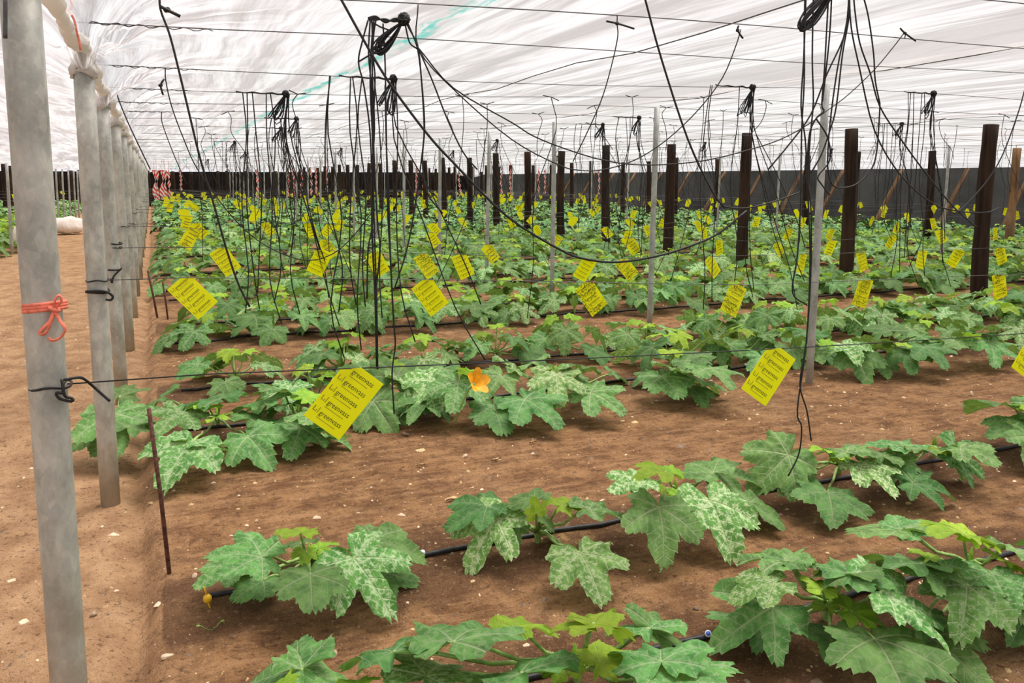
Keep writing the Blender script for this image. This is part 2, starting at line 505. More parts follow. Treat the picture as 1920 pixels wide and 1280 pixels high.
# leaves
def leaf_material(name, dark, mid, pale, mott, vein_amt, trans):
    m, nt, out = new_mat(name)
    b = NB(nt)
    uv = b.n('ShaderNodeUVMap', uv_map='flat').outputs[0]
    uw = b.n('ShaderNodeUVMap', uv_map='vein').outputs[0]
    oi = b.n('ShaderNodeObjectInfo')
    R = oi.outputs['Random']
    v = b.n('ShaderNodeVectorMath', operation='ADD'); b.l(uv, v.inputs[0])
    cb = b.n('ShaderNodeCombineXYZ'); b.l(b.math('MULTIPLY', R, 37.0), cb.inputs[0]); b.l(cb.outputs[0], v.inputs[1])
    V = v.outputs[0]
    sep = b.n('ShaderNodeSeparateXYZ'); b.l(uw, sep.inputs[0])
    perp, along = sep.outputs[0], sep.outputs[1]
    wob = b.math('MULTIPLY', b.math('SUBTRACT', b.noise(V, 6.0, 2), 0.5), 0.05)
    # main veins taper to the tips
    vw = b.math('SUBTRACT', 0.030, b.math('MULTIPLY', along, 0.020))
    main = b.math('SUBTRACT', 1.0, b.math('DIVIDE', perp, vw), clamp=True)
    # side veins
    s = b.math('ADD', b.math('SUBTRACT', along, b.math('MULTIPLY', perp, 0.75)), wob)
    fr = b.math('ABSOLUTE', b.math('SUBTRACT', b.math('FRACT', b.math('MULTIPLY', s, 6.5)), 0.5))
    side = b.math('SUBTRACT', 1.0, b.math('DIVIDE', fr, 0.085), clamp=True)
    n1 = b.noise(V, 3.2, 3)
    n2 = b.noise(V, 11.0, 4, 0.65)
    vor = b.n('ShaderNodeTexVoronoi', feature='DISTANCE_TO_EDGE'); vor.inputs['Scale'].default_value = 12.0
    vd = b.n('ShaderNodeVectorMath', operation='ADD'); b.l(V, vd.inputs[0])
    nz = b.n('ShaderNodeTexNoise'); nz.inputs['Scale'].default_value = 5.0; b.l(V, nz.inputs['Vector'])
    vs_ = b.n('ShaderNodeVectorMath', operation='SCALE'); b.l(nz.outputs[1], vs_.inputs[0]); vs_.inputs['Scale'].default_value = 0.16
    b.l(vs_.outputs[0], vd.inputs[1]); b.l(vd.outputs[0], vor.inputs['Vector'])
    net = b.math('SUBTRACT', 1.0, b.math('DIVIDE', vor.outputs[0], 0.16), clamp=True)
    sidew = b.math('SUBTRACT', 1.0, b.math('DIVIDE', fr, 0.28), clamp=True)
    mainw = b.math('SUBTRACT', 1.0, b.math('DIVIDE', perp, 0.11), clamp=True)
    near_v = b.math('ADD', b.math('MULTIPLY', sidew, 0.10), b.math('MULTIPLY', mainw, 0.10))
    c = b.mix(b.ramp(n1, 0.3, 0.7), dark, mid)
    # silver mottling follows the vein net
    blot = b.math('MULTIPLY', b.ramp(b.math('ADD', b.math('ADD', b.math('MULTIPLY', net, 0.13), near_v), n2), 0.53, 0.76), b.math('ADD', mott * 0.55, b.math('MULTIPLY', R, mott * 0.7)), clamp=True)
    c = b.mix(blot, c, pale)
    vv = b.math('MAXIMUM', main, b.math('MULTIPLY', side, 0.55))
    c = b.mix(b.math('MULTIPLY', vv, vein_amt), c, pale)
    hsv = b.n('ShaderNodeHueSaturation')
    b.l(c, hsv.inputs['Color'])
    b.l(b.math('ADD', 0.72, b.math('MULTIPLY', R, 0.56)), hsv.inputs['Value'])
    b.l(b.math('ADD', 0.476, b.math('MULTIPLY', b.math('FRACT', b.math('MULTIPLY', R, 7.3)), 0.034)), hsv.inputs['Hue'])
    col = hsv.outputs[0]
    hgt = b.math('ADD', b.math('MULTIPLY', n2, 0.5), b.math('MULTIPLY', vv, -0.8))
    nrm = b.bump(hgt, 0.5, 0.012)
    df = b.bsdf(col, 0.6, 0, nrm, 0.18)
    tr = b.n('ShaderNodeBsdfTranslucent')
    b.l(b.mix(0.45, col, (0.34, 0.55, 0.03)), tr.inputs[0])
    mx = b.n('ShaderNodeMixShader'); mx.inputs[0].default_value = trans
    b.l(df, mx.inputs[1]); b.l(tr.outputs[0], mx.inputs[2]); b.l(mx.outputs[0], out.inputs[0])
    return m
PALE = (0.47, 0.58, 0.32)
M['leaf_d'] = leaf_material('leaf_grey_green', (0.058, 0.180, 0.040), (0.142, 0.335, 0.084), PALE, 0.28, 0.62, 0.22)
M['leaf_m'] = leaf_material('leaf_mottled', (0.060, 0.200, 0.036), (0.145, 0.350, 0.075), (0.52, 0.67, 0.36), 0.80, 0.65, 0.22)
M['leaf_y'] = leaf_material('leaf_young', (0.20, 0.42, 0.025), (0.34, 0.56, 0.045), (0.56, 0.72, 0.18), 0.25, 0.5, 0.30)
M['far_d'] = plain('far_leaf', (0.105, 0.270, 0.070), 0.6, 0, 0.45, 9)
M['far_m'] = plain('far_leaf_silver', (0.22, 0.38, 0.16), 0.6, 0, 0.4, 9)
M['far_y'] = plain('far_leaf_young', (0.24, 0.42, 0.05), 0.6, 0, 0.3, 9)

# ------------------------------------------------------------------ the setting: ground
ROWS = [2.18, 3.17, 5.5, 6.52, 8.52, 9.5]
y = 11.62
while y < 59:
    ROWS += [y, y + 1.0]
    y += 3.1
ROWA = np.array(ROWS)

def axis(segs):
    out = []
    for a, b_, st in segs:
        out += list(np.arange(a, b_, st))
    out.append(segs[-1][1])
    return np.array(out)

def ground_height(X, Y):
    d = np.min(np.abs(Y[..., None] - ROWA), axis=-1)
    bed = 1 / (1 + np.exp(-(X + 0.10 + 0.05 * fbm(X * 2, Y * 2, 5, 2)) / 0.016))
    h = 0.055 * bed - 0.035
    h = h + bed * 0.030 * np.cos(np.clip(d, 0, 1.2) / 1.2 * math.pi) * 0.4
    h = h + 0.05 * fbm(X * 1.1, Y * 1.1, 1, 3) + 0.022 * fbm(X * 5, Y * 7, 2, 3)
    h = h + 0.012 * fbm(X * 18, Y * 18, 3, 2)
    # slip face of the bed edge
    e = np.exp(-((X + 0.13 + 0.05 * fbm(X, Y * 2, 5, 2)) / 0.05) ** 2)
    h = h - 0.035 * e
    return h

xs = axis([(-14, -3, 0.25), (-3, -0.6, 0.06), (-0.6, 5.2, 0.03), (5.2, 10, 0.08), (10, 25, 0.3)])
ys = axis([(-5, 1.2, 0.25), (1.2, 7.2, 0.03), (7.2, 12, 0.07), (12, 26, 0.2), (26, 64.0, 0.6)])
GX, GY = np.meshgrid(xs, ys)
GZ = ground_height(GX, GY)
nx, ny = len(xs), len(ys)
gv = np.stack([GX.ravel(), GY.ravel(), GZ.ravel()], 1)
ii = np.arange(nx * ny).reshape(ny, nx)
gf = np.stack([ii[:-1, :-1].ravel(), ii[:-1, 1:].ravel(), ii[1:, 1:].ravel(), ii[1:, :-1].ravel()], 1)
def np_mesh(name, v, f, mat):
    m = bpy.data.meshes.new(name)
    m.vertices.add(len(v)); m.vertices.foreach_set('co', np.asarray(v, dtype=np.float32).ravel())
    k = f.shape[1]
    m.loops.add(f.size); m.loops.foreach_set('vertex_index', f.astype(np.int32).ravel())
    m.polygons.add(len(f)); m.polygons.foreach_set('loop_start', np.arange(0, f.size, k, dtype=np.int32))
    m.polygons.foreach_set('loop_total', np.full(len(f), k, dtype=np.int32))
    if mat: m.materials.append(mat)
    m.update(calc_edges=True)
    m.shade_smooth()
    return m
gm = np_mesh('floor', gv, gf, M['soil'])
d = np.min(np.abs(GY.ravel()[:, None] - (ROWA - 0.06)), axis=1)
damp = np.clip(1.2 - d / 0.48, 0, 1) * (GX.ravel() > -0.05)
at = gm.attributes.new('damp', 'FLOAT', 'POINT')
at.data.foreach_set('value', damp.astype(np.float32))
floor = tag(obj('floor', gm), 'bare brown soil of the crop beds and trodden tan path', 'soil', kind='structure')

def gz(x, y):
    return float(ground_height(np.array([x], float), np.array([y], float))[0])

# ------------------------------------------------------------------ the setting: roof film
POLE_X, POLE_Y0, POLE_D = -0.27, 2.42, 2.07
POLE_YS = [POLE_Y0 + POLE_D * k for k in range(29)]
def roof_z(X, Y):
    z = 2.46 + 0.05 * fbm(X * 0.5, Y * 0.12, 11, 3)
    # folds run along the bays
    z = z + 0.045 * fbm(X * 3.2, Y * 0.22, 12, 3) + 0.012 * fbm(X * 11, Y * 0.7, 13, 2)
    # tied down along the galvanised posts, fanning out from each post
    dx = np.abs(X - POLE_X)
    ph = (Y - POLE_Y0) / POLE_D
    near = np.abs(ph - np.round(ph)) * POLE_D
    rr = np.sqrt(dx ** 2 + near ** 2)
    ang = np.arctan2(near, dx + 1e-4)
    z = z - 0.26 * np.exp(-dx / 0.30) - 0.09 * np.exp(-rr / 0.22)
    z = z + 0.040 * np.exp(-rr / 0.8) * np.sin(ang * 13 + np.round(ph) * 2)
    # dips where the film is held along the pipe and timber lines
    for lx, dep in ((4.6, 0.12), (9.45, 0.12), (13.6, 0.1), (17.8, 0.1), (2.62, 0.05), (-2.9, 0.34)):
        z = z - dep * np.exp(-np.abs(X - lx) / 0.22)
    # falls to the side walls
    z = z - np.clip((X - 20.6) / 2.7, 0, 1) * 0.52
    z = z - np.clip((Y - 59.0) / 3.0, 0, 1) * 0.30
    return z
rx_ = axis([(-14, -3.6, 0.4), (-3.6, -0.9, 0.12), (-0.9, 5.2, 0.035), (5.2, 12, 0.07), (12, 23.3, 0.16)])
ry_ = axis([(-5, 1.5, 0.5), (1.5, 9, 0.08), (9, 20, 0.25), (20, 62, 0.8)])
RX, RY = np.meshgrid(rx_, ry_)
RZ = roof_z(RX, RY)
ii = np.arange(RX.size).reshape(RX.shape)
rf = np.stack([ii[:-1, :-1].ravel(), ii[1:, :-1].ravel(), ii[1:, 1:].ravel(), ii[:-1, 1:].ravel()], 1)
ceiling = tag(obj('ceiling', np_mesh('ceiling', np.stack([RX.ravel(), RY.ravel(), RZ.ravel()], 1), rf, M['film'])),
              'white translucent film roof with long folds over the crop', 'roof film', kind='structure')

# walls of shade net
def net_wall(name, a, b_, zt, mat, label, seed):
    a = np.array(a, float); b_ = np.array(b_, float)
    L = np.linalg.norm(b_ - a); n = int(L / 0.35); t = np.linspace(0, 1, n + 1)
    nrm = np.array([-(b_ - a)[1], (b_ - a)[0]]) / L
    rows = 7
    V = []
    for j in range(rows + 1):
        s = j / rows
        off = 0.05 * fbm(t * L * 0.7, np.full_like(t, s * 1.5), seed, 3) * (0.4 + s)
        top = zt + 0.05 * fbm(t * L * 0.25, np.zeros_like(t), seed + 3, 3)
        xy = a + (b_ - a) * t[:, None] + nrm * off[:, None]
        V.append(np.column_stack([xy, -0.08 + s * (top + 0.08)]))
    V = np.concatenate(V)
    ii = np.arange(len(V)).reshape(rows + 1, n + 1)
    f = np.stack([ii[:-1, :-1].ravel(), ii[:-1, 1:].ravel(), ii[1:, 1:].ravel(), ii[1:, :-1].ravel()], 1)
    return tag(obj(name, np_mesh(name, V, f, mat)), label, 'net wall', kind='structure')
net_wall('wall_right', (23.25, -5), (23.25, 62), 1.93, M['net'], 'charcoal shade net wall along the right side', 31)
net_wall('wall_back', (23.25, 61.8), (-14, 61.8), 2.08, M['net_dark'], 'dark shade net wall at the far end', 32)
net_wall('wall_left', (-14, 62), (-14, -5), 2.1, M['net_dark'], 'dark shade net wall on the far left', 33)

# ------------------------------------------------------------------ posts
def post_mesh(name, h, r0, r1, mat, n=20, seg=6, seed=0, wob=0.0, bend=0.0):
    rng = random.Random(seed)
    pts, rr = [], []
    for i in range(seg + 1):
        t = i / seg
        pts.append((bend * math.sin(t * math.pi) + rng.uniform(-wob, wob) * 0.5, rng.uniform(-wob, wob) * 0.5, -0.12 + t * (h + 0.12)))
        rr.append(r0 + (r1 - r0) * t + rng.uniform(-wob, wob))
    vs, fs = tube(pts, rr, n)
    # small bevel ring at the head
    return mesh(name, vs, fs, mat)

def wrap_mesh(seed):
    """film bunched over a post head and tied below"""
    rng = random.Random(seed)
    vs, fs = [], []
    n = 22
    prof = [(-0.034, 0.048), (-0.028, 0.054), (-0.018, 0.051), (-0.008, 0.056), (0.006, 0.054), (0.020, 0.046), (0.040, 0.036), (0.065, 0.026), (0.10, 0.020)]
    ph = rng.uniform(0, 6)
    for j, (z, r) in enumerate(prof):
        for k in range(n):
            a = 2 * math.pi * k / n
            q = r * (1 + 0.10 * math.sin(a * 7 + ph + j * 0.4) + 0.07 * math.sin(a * 3 + ph * 2))
            vs.append(Vector((math.cos(a) * q * 1.05, math.sin(a) * q * (1 + 0.05 * j), z + 0.014 * math.sin(a * 2 + ph))))
    for j in range(len(prof) - 1):
        for k in range(n):
            a = j * n + k; b = j * n + (k + 1) % n
            fs.append((a, b, b + n, a + n))
    return mesh('film_wrap', vs, fs, M['cloth'])

def ring_mesh(name, r, thick, mat, z=0, n=20, flat=1.0):
    pts = [(math.cos(2 * math.pi * k / n) * r, math.sin(2 * math.pi * k / n) * r, z + 0.004 * math.sin(k * 1.3)) for k in range(n + 1)]
    vs, fs = tube(pts, thick, 5, flat)
    return mesh(name, vs, fs, mat)

pm = post_mesh('galvanised_post', 2.12, 0.0455, 0.0455, M['steel'], 24)
wraps = [wrap_mesh(i) for i in range(3)]
tie_ring = ring_mesh('tie', 0.053, 0.003, M['cloth'])
rngp = random.Random(4)
POST_LABEL = {0: 'nearest thick galvanized post, with an orange ribbon tied round it', 1: 'second galvanized post from the front, black tie at mid height'}
for k, py in enumerate(POLE_YS):
    px = POLE_X + rngp.uniform(-0.012, 0.012)
    o = empty('galvanized_post', (px, py, 0), rngp.uniform(0, 6))
    if k not in (0, 1):
        o.rotation_euler = (rngp.uniform(-.008, .008), rngp.uniform(-.008, .008), rngp.uniform(0, 6))
    obj('shaft', pm, o)
    obj('film_wrap', wraps[k % 3], o, (0, 0, 2.115))
    obj('tie', tie_ring, o, (0, 0, 2.098))
    if k < 30:
        lab = POST_LABEL.get(k, '%s galvanized steel post from the front in the long row beside the path' % ORD[k])
    else:
        lab = 'distant galvanized steel post at the far end of the long row'
    tag(o, lab, 'post', 'galvanized posts beside the path')

# rolled film edge hanging between the post heads
vs, fs = [], []
rng = random.Random(12)
pts, rr = [], []
yy = -1.7
while yy < 60:
    ph = ((yy - POLE_Y0) / POLE_D) % 1.0
    sag = 0.05 * math.sin(ph * math.pi) + rng.uniform(-.006, .006)
    near = min(ph, 1 - ph) * POLE_D
    pts.append((POLE_X + 0.01 + rng.uniform(-.012, .012), yy, 2.205 - sag))
    rr.append(0.020 + 0.016 * math.exp(-((near - 0.45) / 0.35) ** 2) + rng.uniform(-.004, .004))
    yy += 0.09 if yy < 15 else 0.4
vs, fs = tube(pts, rr, 9, 1.0, None, None, 0.10, rng)
tag(obj('trim_1', mesh('rolled_film', vs, fs, M['cloth'])), 'white rolled film edge swagged from post head to post head', 'film', kind='structure')

# thin posts on the far side of the path
lm = post_mesh('thin_post', 1.93, 0.034, 0.030, M['pipe'], 10)
for k in range(20):
    Yp = 14.6 + 2.06 * k + rngp.uniform(-.15, .15)
    o = obj('thin_post', lm, None, (-2.9 + rngp.uniform(-.04, .04), Yp, 0), (rngp.uniform(-.02, .02), rngp.uniform(-.02, .02), 0))
    tag(o, 'thin pale post standing nearest on the left edge, by the white sack' if k == 3 else
        '%s thin pale post from the front in the row across the path' % ORD[k], 'post', None if k == 3 else 'thin posts across the path')

# thin steel pipes inside the crop
pmesh = post_mesh('steel_pipe', 2.30, 0.028, 0.028, M['pipe'], 14)
for k in range(24):
    Yp = 4.86 + 2.27 * k - (0.0 if k else 0.0)
    base = Vector((4.6, Yp, 0))
    o = obj('steel_pipe', pmesh, None, base, (rngp.uniform(-.012, .012), 0.022 + rngp.uniform(-.01, .01), rngp.uniform(0, .3)))
    if k < 35:
        lab = '%s thin grey steel pipe from the front, standing upright among the crop rows' % ORD[k]
    else:
        lab = 'far thin grey steel pipe standing among the crop'
    tag(o, lab, 'pipe', 'steel pipes in the crop')
pm2 = post_mesh('steel_pipe', 2.2, 0.026, 0.026, M['pipe'], 10)
for k in range(20):
    Yp = 8.8 + 2.27 * k
    o = obj('steel_pipe', pm2, None, (13.55, Yp, 0), (0, rngp.uniform(-.01, .03), 0))
    tag(o, '%s thin grey pipe from the right between the two lines of timber posts' % ORD[k], 'pipe', 'steel pipes between the timber lines')

# timber posts
woods = []
for v_ in range(5):
    woods.append(post_mesh('timber', 2.28 + 0.05 * (v_ % 3), 0.102, 0.088, M['wood'], 14, 9, 50 + v_, 0.006, 0.02 * (v_ - 2)))
mound_v, mound_f = blob(77, 0.20, 0.20, 0.09, 14, 6, 0.2)
mound_m = mesh('soil_mound', mound_v, mound_f, M['soil'])
def timber(x, y, lab, group, var=None, lean=0.012, scale=1.0, mat=None):
    o = empty('timber_post', (x, y, 0), rngp.uniform(0, 6.28))
    o.rotation_euler = (rngp.uniform(-lean, lean), rngp.uniform(-lean, lean), rngp.uniform(0, 6.28))
    me = woods[rngp.randrange(5) if var is None else var]
    if mat:
        me = me.copy(); me.materials[0] = mat
    s = obj('shaft', me, o, None, None, (scale, scale, 1.0))
    tag(o, lab, 'post', group)
    return o
WY = [7.4, 9.4, 11.72, 14.05, 16.38, 18.7, 21.0, 23.3, 25.6, 27.85, 30.1, 32.3, 34.6, 36.8] + [39.0 + 2.27 * k for k in range(10)]
for k, Y in enumerate(WY):
    x = 9.45 + (0.35 if k == 0 else rngp.uniform(-.08, .08))
    o = timber(x, Y, ('%s dark creosoted timber post from the right, in the nearer timber line' % ORD[k]) if k < 35 else '',
               'dark timber posts, nearer line', k % 5)
    if k == 2:
        obj('soil_mound', mound_m, o, (0, 0, 0.03))
WY2 = [12.85, 15.0, 17.3, 19.45, 21.6, 23.8, 26.0, 28.1, 30.2, 32.3] + [34.5 + 2.2 * k for k in range(12)]
for k, Y in enumerate(WY2):
    timber(17.8 + rngp.uniform(-.3, .3), Y, ('%s timber post from the right, in the farther timber line by the net wall' % ORD[k]) if k < 35 else '',
           'dark timber posts, farther line', None, 0.012, 0.95, M['wood_brown'] if k in (0,) else None)
# slanting props against the right-hand net wall
prop_m = post_mesh('prop', 2.25, 0.075, 0.06, M['wood_brown'], 10, 6, 91, 0.004)
for k in range(16):
    Y = 13.4 + 2.35 * k + rngp.uniform(-.2, .2)
    o = obj('slanting_prop', prop_m, None, (21.7, Y, 0.0), (0, 0.56, 0))
    tag(o, ('%s slanting timber prop from the right, leaning to the grey net wall' % ORD[k]) if k < 35 else '', 'prop', 'slanting props at the net wall')
# timbers along the far wall
for k in range(34):
    x = -6.4 + 0.86 * k + rngp.uniform(-.2, .2)
    timber(x, 57.6 + rngp.uniform(-3.0, 2.2), '%s dark timber post from the left in front of the far net wall' % ORD[k], 'timber posts at the far wall', None, 0.01, 1.25).scale = (1, 1, .9)
for k in range(12):
    timber(-6.8 + rngp.uniform(-.1, .1), 19 + 3.2 * k, '%s dark timber post from the front in the crop left of the path' % ORD[k], 'timber posts left of the path')

# ------------------------------------------------------------------ overhead wires
WIRE_Y = [1.55, 2.42, 3.18, 4.0, 5.45, 6.55, 7.55, 8.6, 9.9, 11.4, 12.9, 14.6, 16.4, 18.4, 20.6, 23, 25.4, 28, 30.6, 34, 38, 43, 49, 56]
def wire_z(x, Y):
    return 2.235 + 0.02 * min(max(x, 0), 5)  - 0.02 * math.sin(x * 0.9 + Y)
for k, Y in enumerate(WIRE_Y):
    rngw = random.Random(300 + k)
    pts = []
    for i in range(40):
        x = POLE_X + (23 - POLE_X) * i / 39
        pts.append((x, Y + rngw.uniform(-.01, .01), wire_z(x, Y)))
    r = 0.0022 + 0.00005 * Y
    vs, fs = tube(pts, r, 4)
    o = empty('overhead_wire', (0, 0, 0))
    obj('wire', mesh('wire', vs, fs, M['wire']), o)
    if Y < 9:   # twisted splice near the posts
        sp = [(POLE_X + 0.05 + 0.02 * j, Y + 0.006 * math.cos(j * 1.4), wire_z(0, Y) + 0.006 * math.sin(j * 1.4)) for j in range(26)]
        v2, f2 = tube(sp, 0.0025, 4)
        obj('splice', mesh('splice', v2, f2, M['wire']), o)
    if k < 35:
        lab = '%s overhead wire from the front, strung under the film roof' % ORD[k]
    else:
        lab = 'far overhead wire strung below the film roof'
    tag(o, lab, 'wire', 'overhead wires across the bays')
for X, lab in ((2.62, 'long lengthwise wire sagging under the film between posts and pipes'), (4.6, 'lengthwise wire along the heads of the steel pipes'),
               (9.45, 'lengthwise wire along the heads of the nearer timber posts'), (17.8, 'lengthwise wire along the heads of the farther timber posts')):
    pts = [(X, Y, 2.345 + 0.02 * math.sin(Y * 2.7)) for Y in np.arange(-2, 60, 0.7)]
    vs, fs = tube(pts, 0.0035, 5)
    tag(obj('lengthwise_wire', mesh('wire', vs, fs, M['wire'])), lab, 'wire', 'lengthwise wires')

# ------------------------------------------------------------------ drip hoses
def emitter(parent, x, y, z, blue):
    vs, fs = [], []
    d = (Vector((0, 0, CAMH)) - Vector((x, y, z))); d.z = 1.0; d.normalize()
    d = Vector((-0.30, -0.62, 0.72))
    c = Vector((x, y, z))
    vs, fs = tube([c, c + d * 0.008, c + d * 0.016], [0.006, 0.011, 0.0115], 14)
    e = obj('drip_emitter', mesh('drip_emitter', vs, fs, M['emit_white']), parent)
    vs, fs = tube([c + d * 0.0155, c + d * 0.0185], [0.0085, 0.0075], 12)
    obj('emitter_cap', mesh('emitter_cap', vs, fs, M['emit_blue'] if blue else M['emit_white']), e)

hose_pos = {}
for k, Yr in enumerate(ROWS):
    rngh = random.Random(500 + k)
    x0 = 0.12 if Yr < 12 else 0.05
    off = -0.05
    pts = []
    xx = x0
    ph1, ph2 = rngh.uniform(0, 6), rngh.uniform(0, 6)
    x_end = min(22.5, 4 + Yr * 1.7)
    step = 0.12 if Yr < 11 else 0.6
    while xx < x_end:
        Y = Yr + off + 0.018 * math.sin(xx * 1.7 + ph1) + 0.010 * math.sin(xx * 5.1 + ph2)
        if Yr == ROWS[1]: Y = 3.17 + 0.008 * math.sin(xx * 3)
        if Yr == ROWS[0]: Y = 2.21 + 0.008 * math.sin(xx * 3)
        pts.append((xx, Y, gz(xx, Y) + 0.010))
        xx += step
    vs, fs = tube(pts, 0.0105 if Yr < 12 else 0.012, 8 if Yr < 12 else 4)
    o = empty('drip_hose', (0, 0, 0))
    obj('hose', mesh('hose', vs, fs, M['hose']), o)
    tag(o, ('black drip irrigation hose lying along the %s crop row from the front' % ORD[k]) if k < 40 else '', 'hose', 'drip hoses along the rows')
    hose_pos[k] = pts
    if k < 4:
        em = {0: [(1.70, True), (0.55, True), (3.4, True)], 1: [(1.02, False), (2.62, False), (3.62, False), (4.35, True)], 2: [(0.95, False), (2.6, False), (4.4, False)], 3: [(1.1, True), (3.0, False)]}[k]
        for ex, bl in em:
            j = min(range(len(pts)), key=lambda i: abs(pts[i][0] - ex))
            emitter(o, pts[j][0], pts[j][1] - 0.004, pts[j][2] + 0.008, bl)

# yellow valve at the end of the second row's hose
p = ground_at(390, 1146, 0.02)
vo = empty('hose_valve', p, 0.3)
vs, fs = blob(3, 0.016, 0.016, 0.018, 12, 8, 0.03)
obj('body', mesh('body', vs, fs, M['valve']), vo)
for s, nm in ((1, 'lever'), (-1, 'lever')):
    vs, fs = tube([(0, 0, 0.008 * s), (-0.006 * s, 0, 0.032 * s), (-0.012 * s, 0, 0.05 * s)], [0.006, 0.0055, 0.004], 8, 0.6)
    obj(nm, mesh(nm, vs, fs, M['valve']), vo)
tag(vo, 'small yellow plastic valve at the left end of the second drip hose', 'valve')
vo.location.z = gz(p.x, p.y) + 0.038

# ------------------------------------------------------------------ squash leaves
def leaf_grid(seed, nsub=9, nrad=8, lobed=0.42, teeth=1.0):
    rng = random.Random(seed)
    cs = [-108, -53, 0, 53, 108]
    L = [0.60 + rng.uniform(-.05, .05), 0.84 + rng.uniform(-.06, .06), 1.0, 0.84 + rng.uniform(-.06, .06), 0.60 + rng.uniform(-.05, .05)]
    bounds = [-172, -80.5, -26.5, 26.5, 80.5, 172]
    cols = []   # (theta, lobe idx, frac)
    for i, c in enumerate(cs):
        lo, hi = bounds[i], bounds[i + 1]
        a = [lo + (c - lo) * k / nsub for k in range(nsub)]
        b = [c + (hi - c) * k / nsub for k in range(nsub)]
        cols += [(t, i) for t in a] + [(t, i) for t in b]
    cols.append((bounds[-1], 4))
    vb = 0.80 - 0.62 * lobed
    valley = [0.16, vb * .78 + rng.uniform(-.05, .05), vb + rng.uniform(-.06, .06), vb + rng.uniform(-.06, .06), vb * .78 + rng.uniform(-.05, .05), 0.16]
    jag = [rng.uniform(-1, 1) for _ in range(len(cols))]
    ph = [rng.uniform(0, 6.28) for _ in range(6)]
    droop = rng.uniform(0.18, 0.42); cup = rng.uniform(0.10, 0.24); wav = rng.uniform(0.03, 0.065)
    V, UV0, UV1 = [], [], []
    for j in range(nrad + 1):
        q = (j / nrad) ** 0.85
        for ci, (th, i) in enumerate(cols):
            c = cs[i]
            if th < c: w = (c - th) / (c - bounds[i]); v = valley[i]
            else: w = (th - c) / (bounds[i + 1] - c); v = valley[i + 1]
            if (i == 0 and th < c) or (i == 4 and th > c):
                # rounded back lobe with a sinus at the stalk
                r = L[i] * (1 - 0.28 * w - 0.50 * max(0, (w - 0.72) / 0.28) ** 1.5) * 1.0
                r = max(r, 0.12)
            else:
                s = w ** 1.15
                r = L[i] * (1 - s) + v * s
                r += 0.085 * math.sin(w * math.pi) * L[i] + 0.05 * math.sin(w * math.pi * 2.0 + 0.6 * jag[i]) * (1 - w)
            tooth = 0.026 * teeth * (1 if ci % 2 == 0 else -1) + 0.034 * teeth * jag[ci]
            r = r * (1 + tooth)
            rho = r * q
            t = math.radians(th)
            x, y = rho * math.cos(t), rho * math.sin(t)
            dl = math.radians(abs(th - c))
            perp = rho * math.sin(min(dl, 1.5)); along = rho * math.cos(dl)
            z = cup * abs(y) * (1 - 0.5 * q) - droop * max(0, x) ** 2 - 0.16 * abs(y) ** 2.2
            z += 0.20 * min(perp, 0.16) * (0.4 + q) * 0.7
            z += wav * q * q * math.sin(t * 6.5 + ph[1]) + wav * 0.6 * q * q * math.sin(t * 13 + ph[2])
            if x < 0: z -= 0.25 * x * x
            V.append((x, y, z)); UV0.append((x, y)); UV1.append((perp, max(0, along)))
    n = len(cols)
    Fc = []
    for j in range(nrad):
        for k in range(n - 1):
            a = j * n + k
            if j == 0: Fc.append((a, a + n, a + n + 1))
            else: Fc.append((a, a + n, a + n + 1, a + 1))
    return V, Fc, UV0, UV1

def leaf_mesh(seed, mat, **kw):
    V, Fc, U0, U1 = leaf_grid(seed, **kw)
    m = mesh('leaf', V, Fc, mat)
    a = m.uv_layers.new(name='flat'); b = m.uv_layers.new(name='vein')
    li = np.empty(len(m.loops), dtype=np.int32); m.loops.foreach_get('vertex_index', li)
    a.data.foreach_set('uv', np.array(U0, dtype=np.float32)[li].ravel())
    b.data.foreach_set('uv', np.array(U1, dtype=np.float32)[li].ravel())
    return m
LEAF = {'d': [leaf_mesh(s, M['leaf_d'], lobed=0.12 + 0.13 * (s % 4)) for s in range(1, 7)],
        'm': [leaf_mesh(s, M['leaf_m'], lobed=0.25 + 0.14 * (s % 3)) for s in range(11, 16)],
        'y': [leaf_mesh(s, M['leaf_y'], lobed=0.3, teeth=1.5, nsub=6, nrad=6) for s in range(21, 24)]}

def leaf_matrix(J, T, roll=0.0, width=1.0, up=(0, 0, 1)):
    J, T = Vector(J), Vector(T)
    x = T - J
    L = x.length
    x.normalize()
    up = Vector(up).normalized()
    if abs(x.dot(up)) > 0.90: up = Vector((-0.2, -1, 0.25)).normalized()
    z = (up - x * up.dot(x)).normalized()
    y = z.cross(x)
    m = Matrix((x, y, z)).transposed().to_4x4()
    m = m @ Matrix.Rotation(roll, 4, 'X')
    return Matrix.Translation(J) @ m @ Matrix.Diagonal((L, L * width, L, 1))

def petiole_mesh(C, J, r=0.006, arch=0.03, back=None):
    C, J = Vector(C), Vector(J)
    mid = C.lerp(J, 0.5) + Vector((0, 0, -arch * 0.3))
    q1 = C.lerp(J, 0.25) + Vector((0, 0, arch * 0.1)); q3 = C.lerp(J, 0.78) + Vector((0, 0, arch * 0.1))
    pts = catmull([C, q1, mid, q3, J], 2)
    n = len(pts)
    vs, fs = tube(pts, [r * (1.35 - 0.6 * i / (n - 1)) for i in range(n)], 6)
    return mesh('petiole', vs, fs, M['stem'])

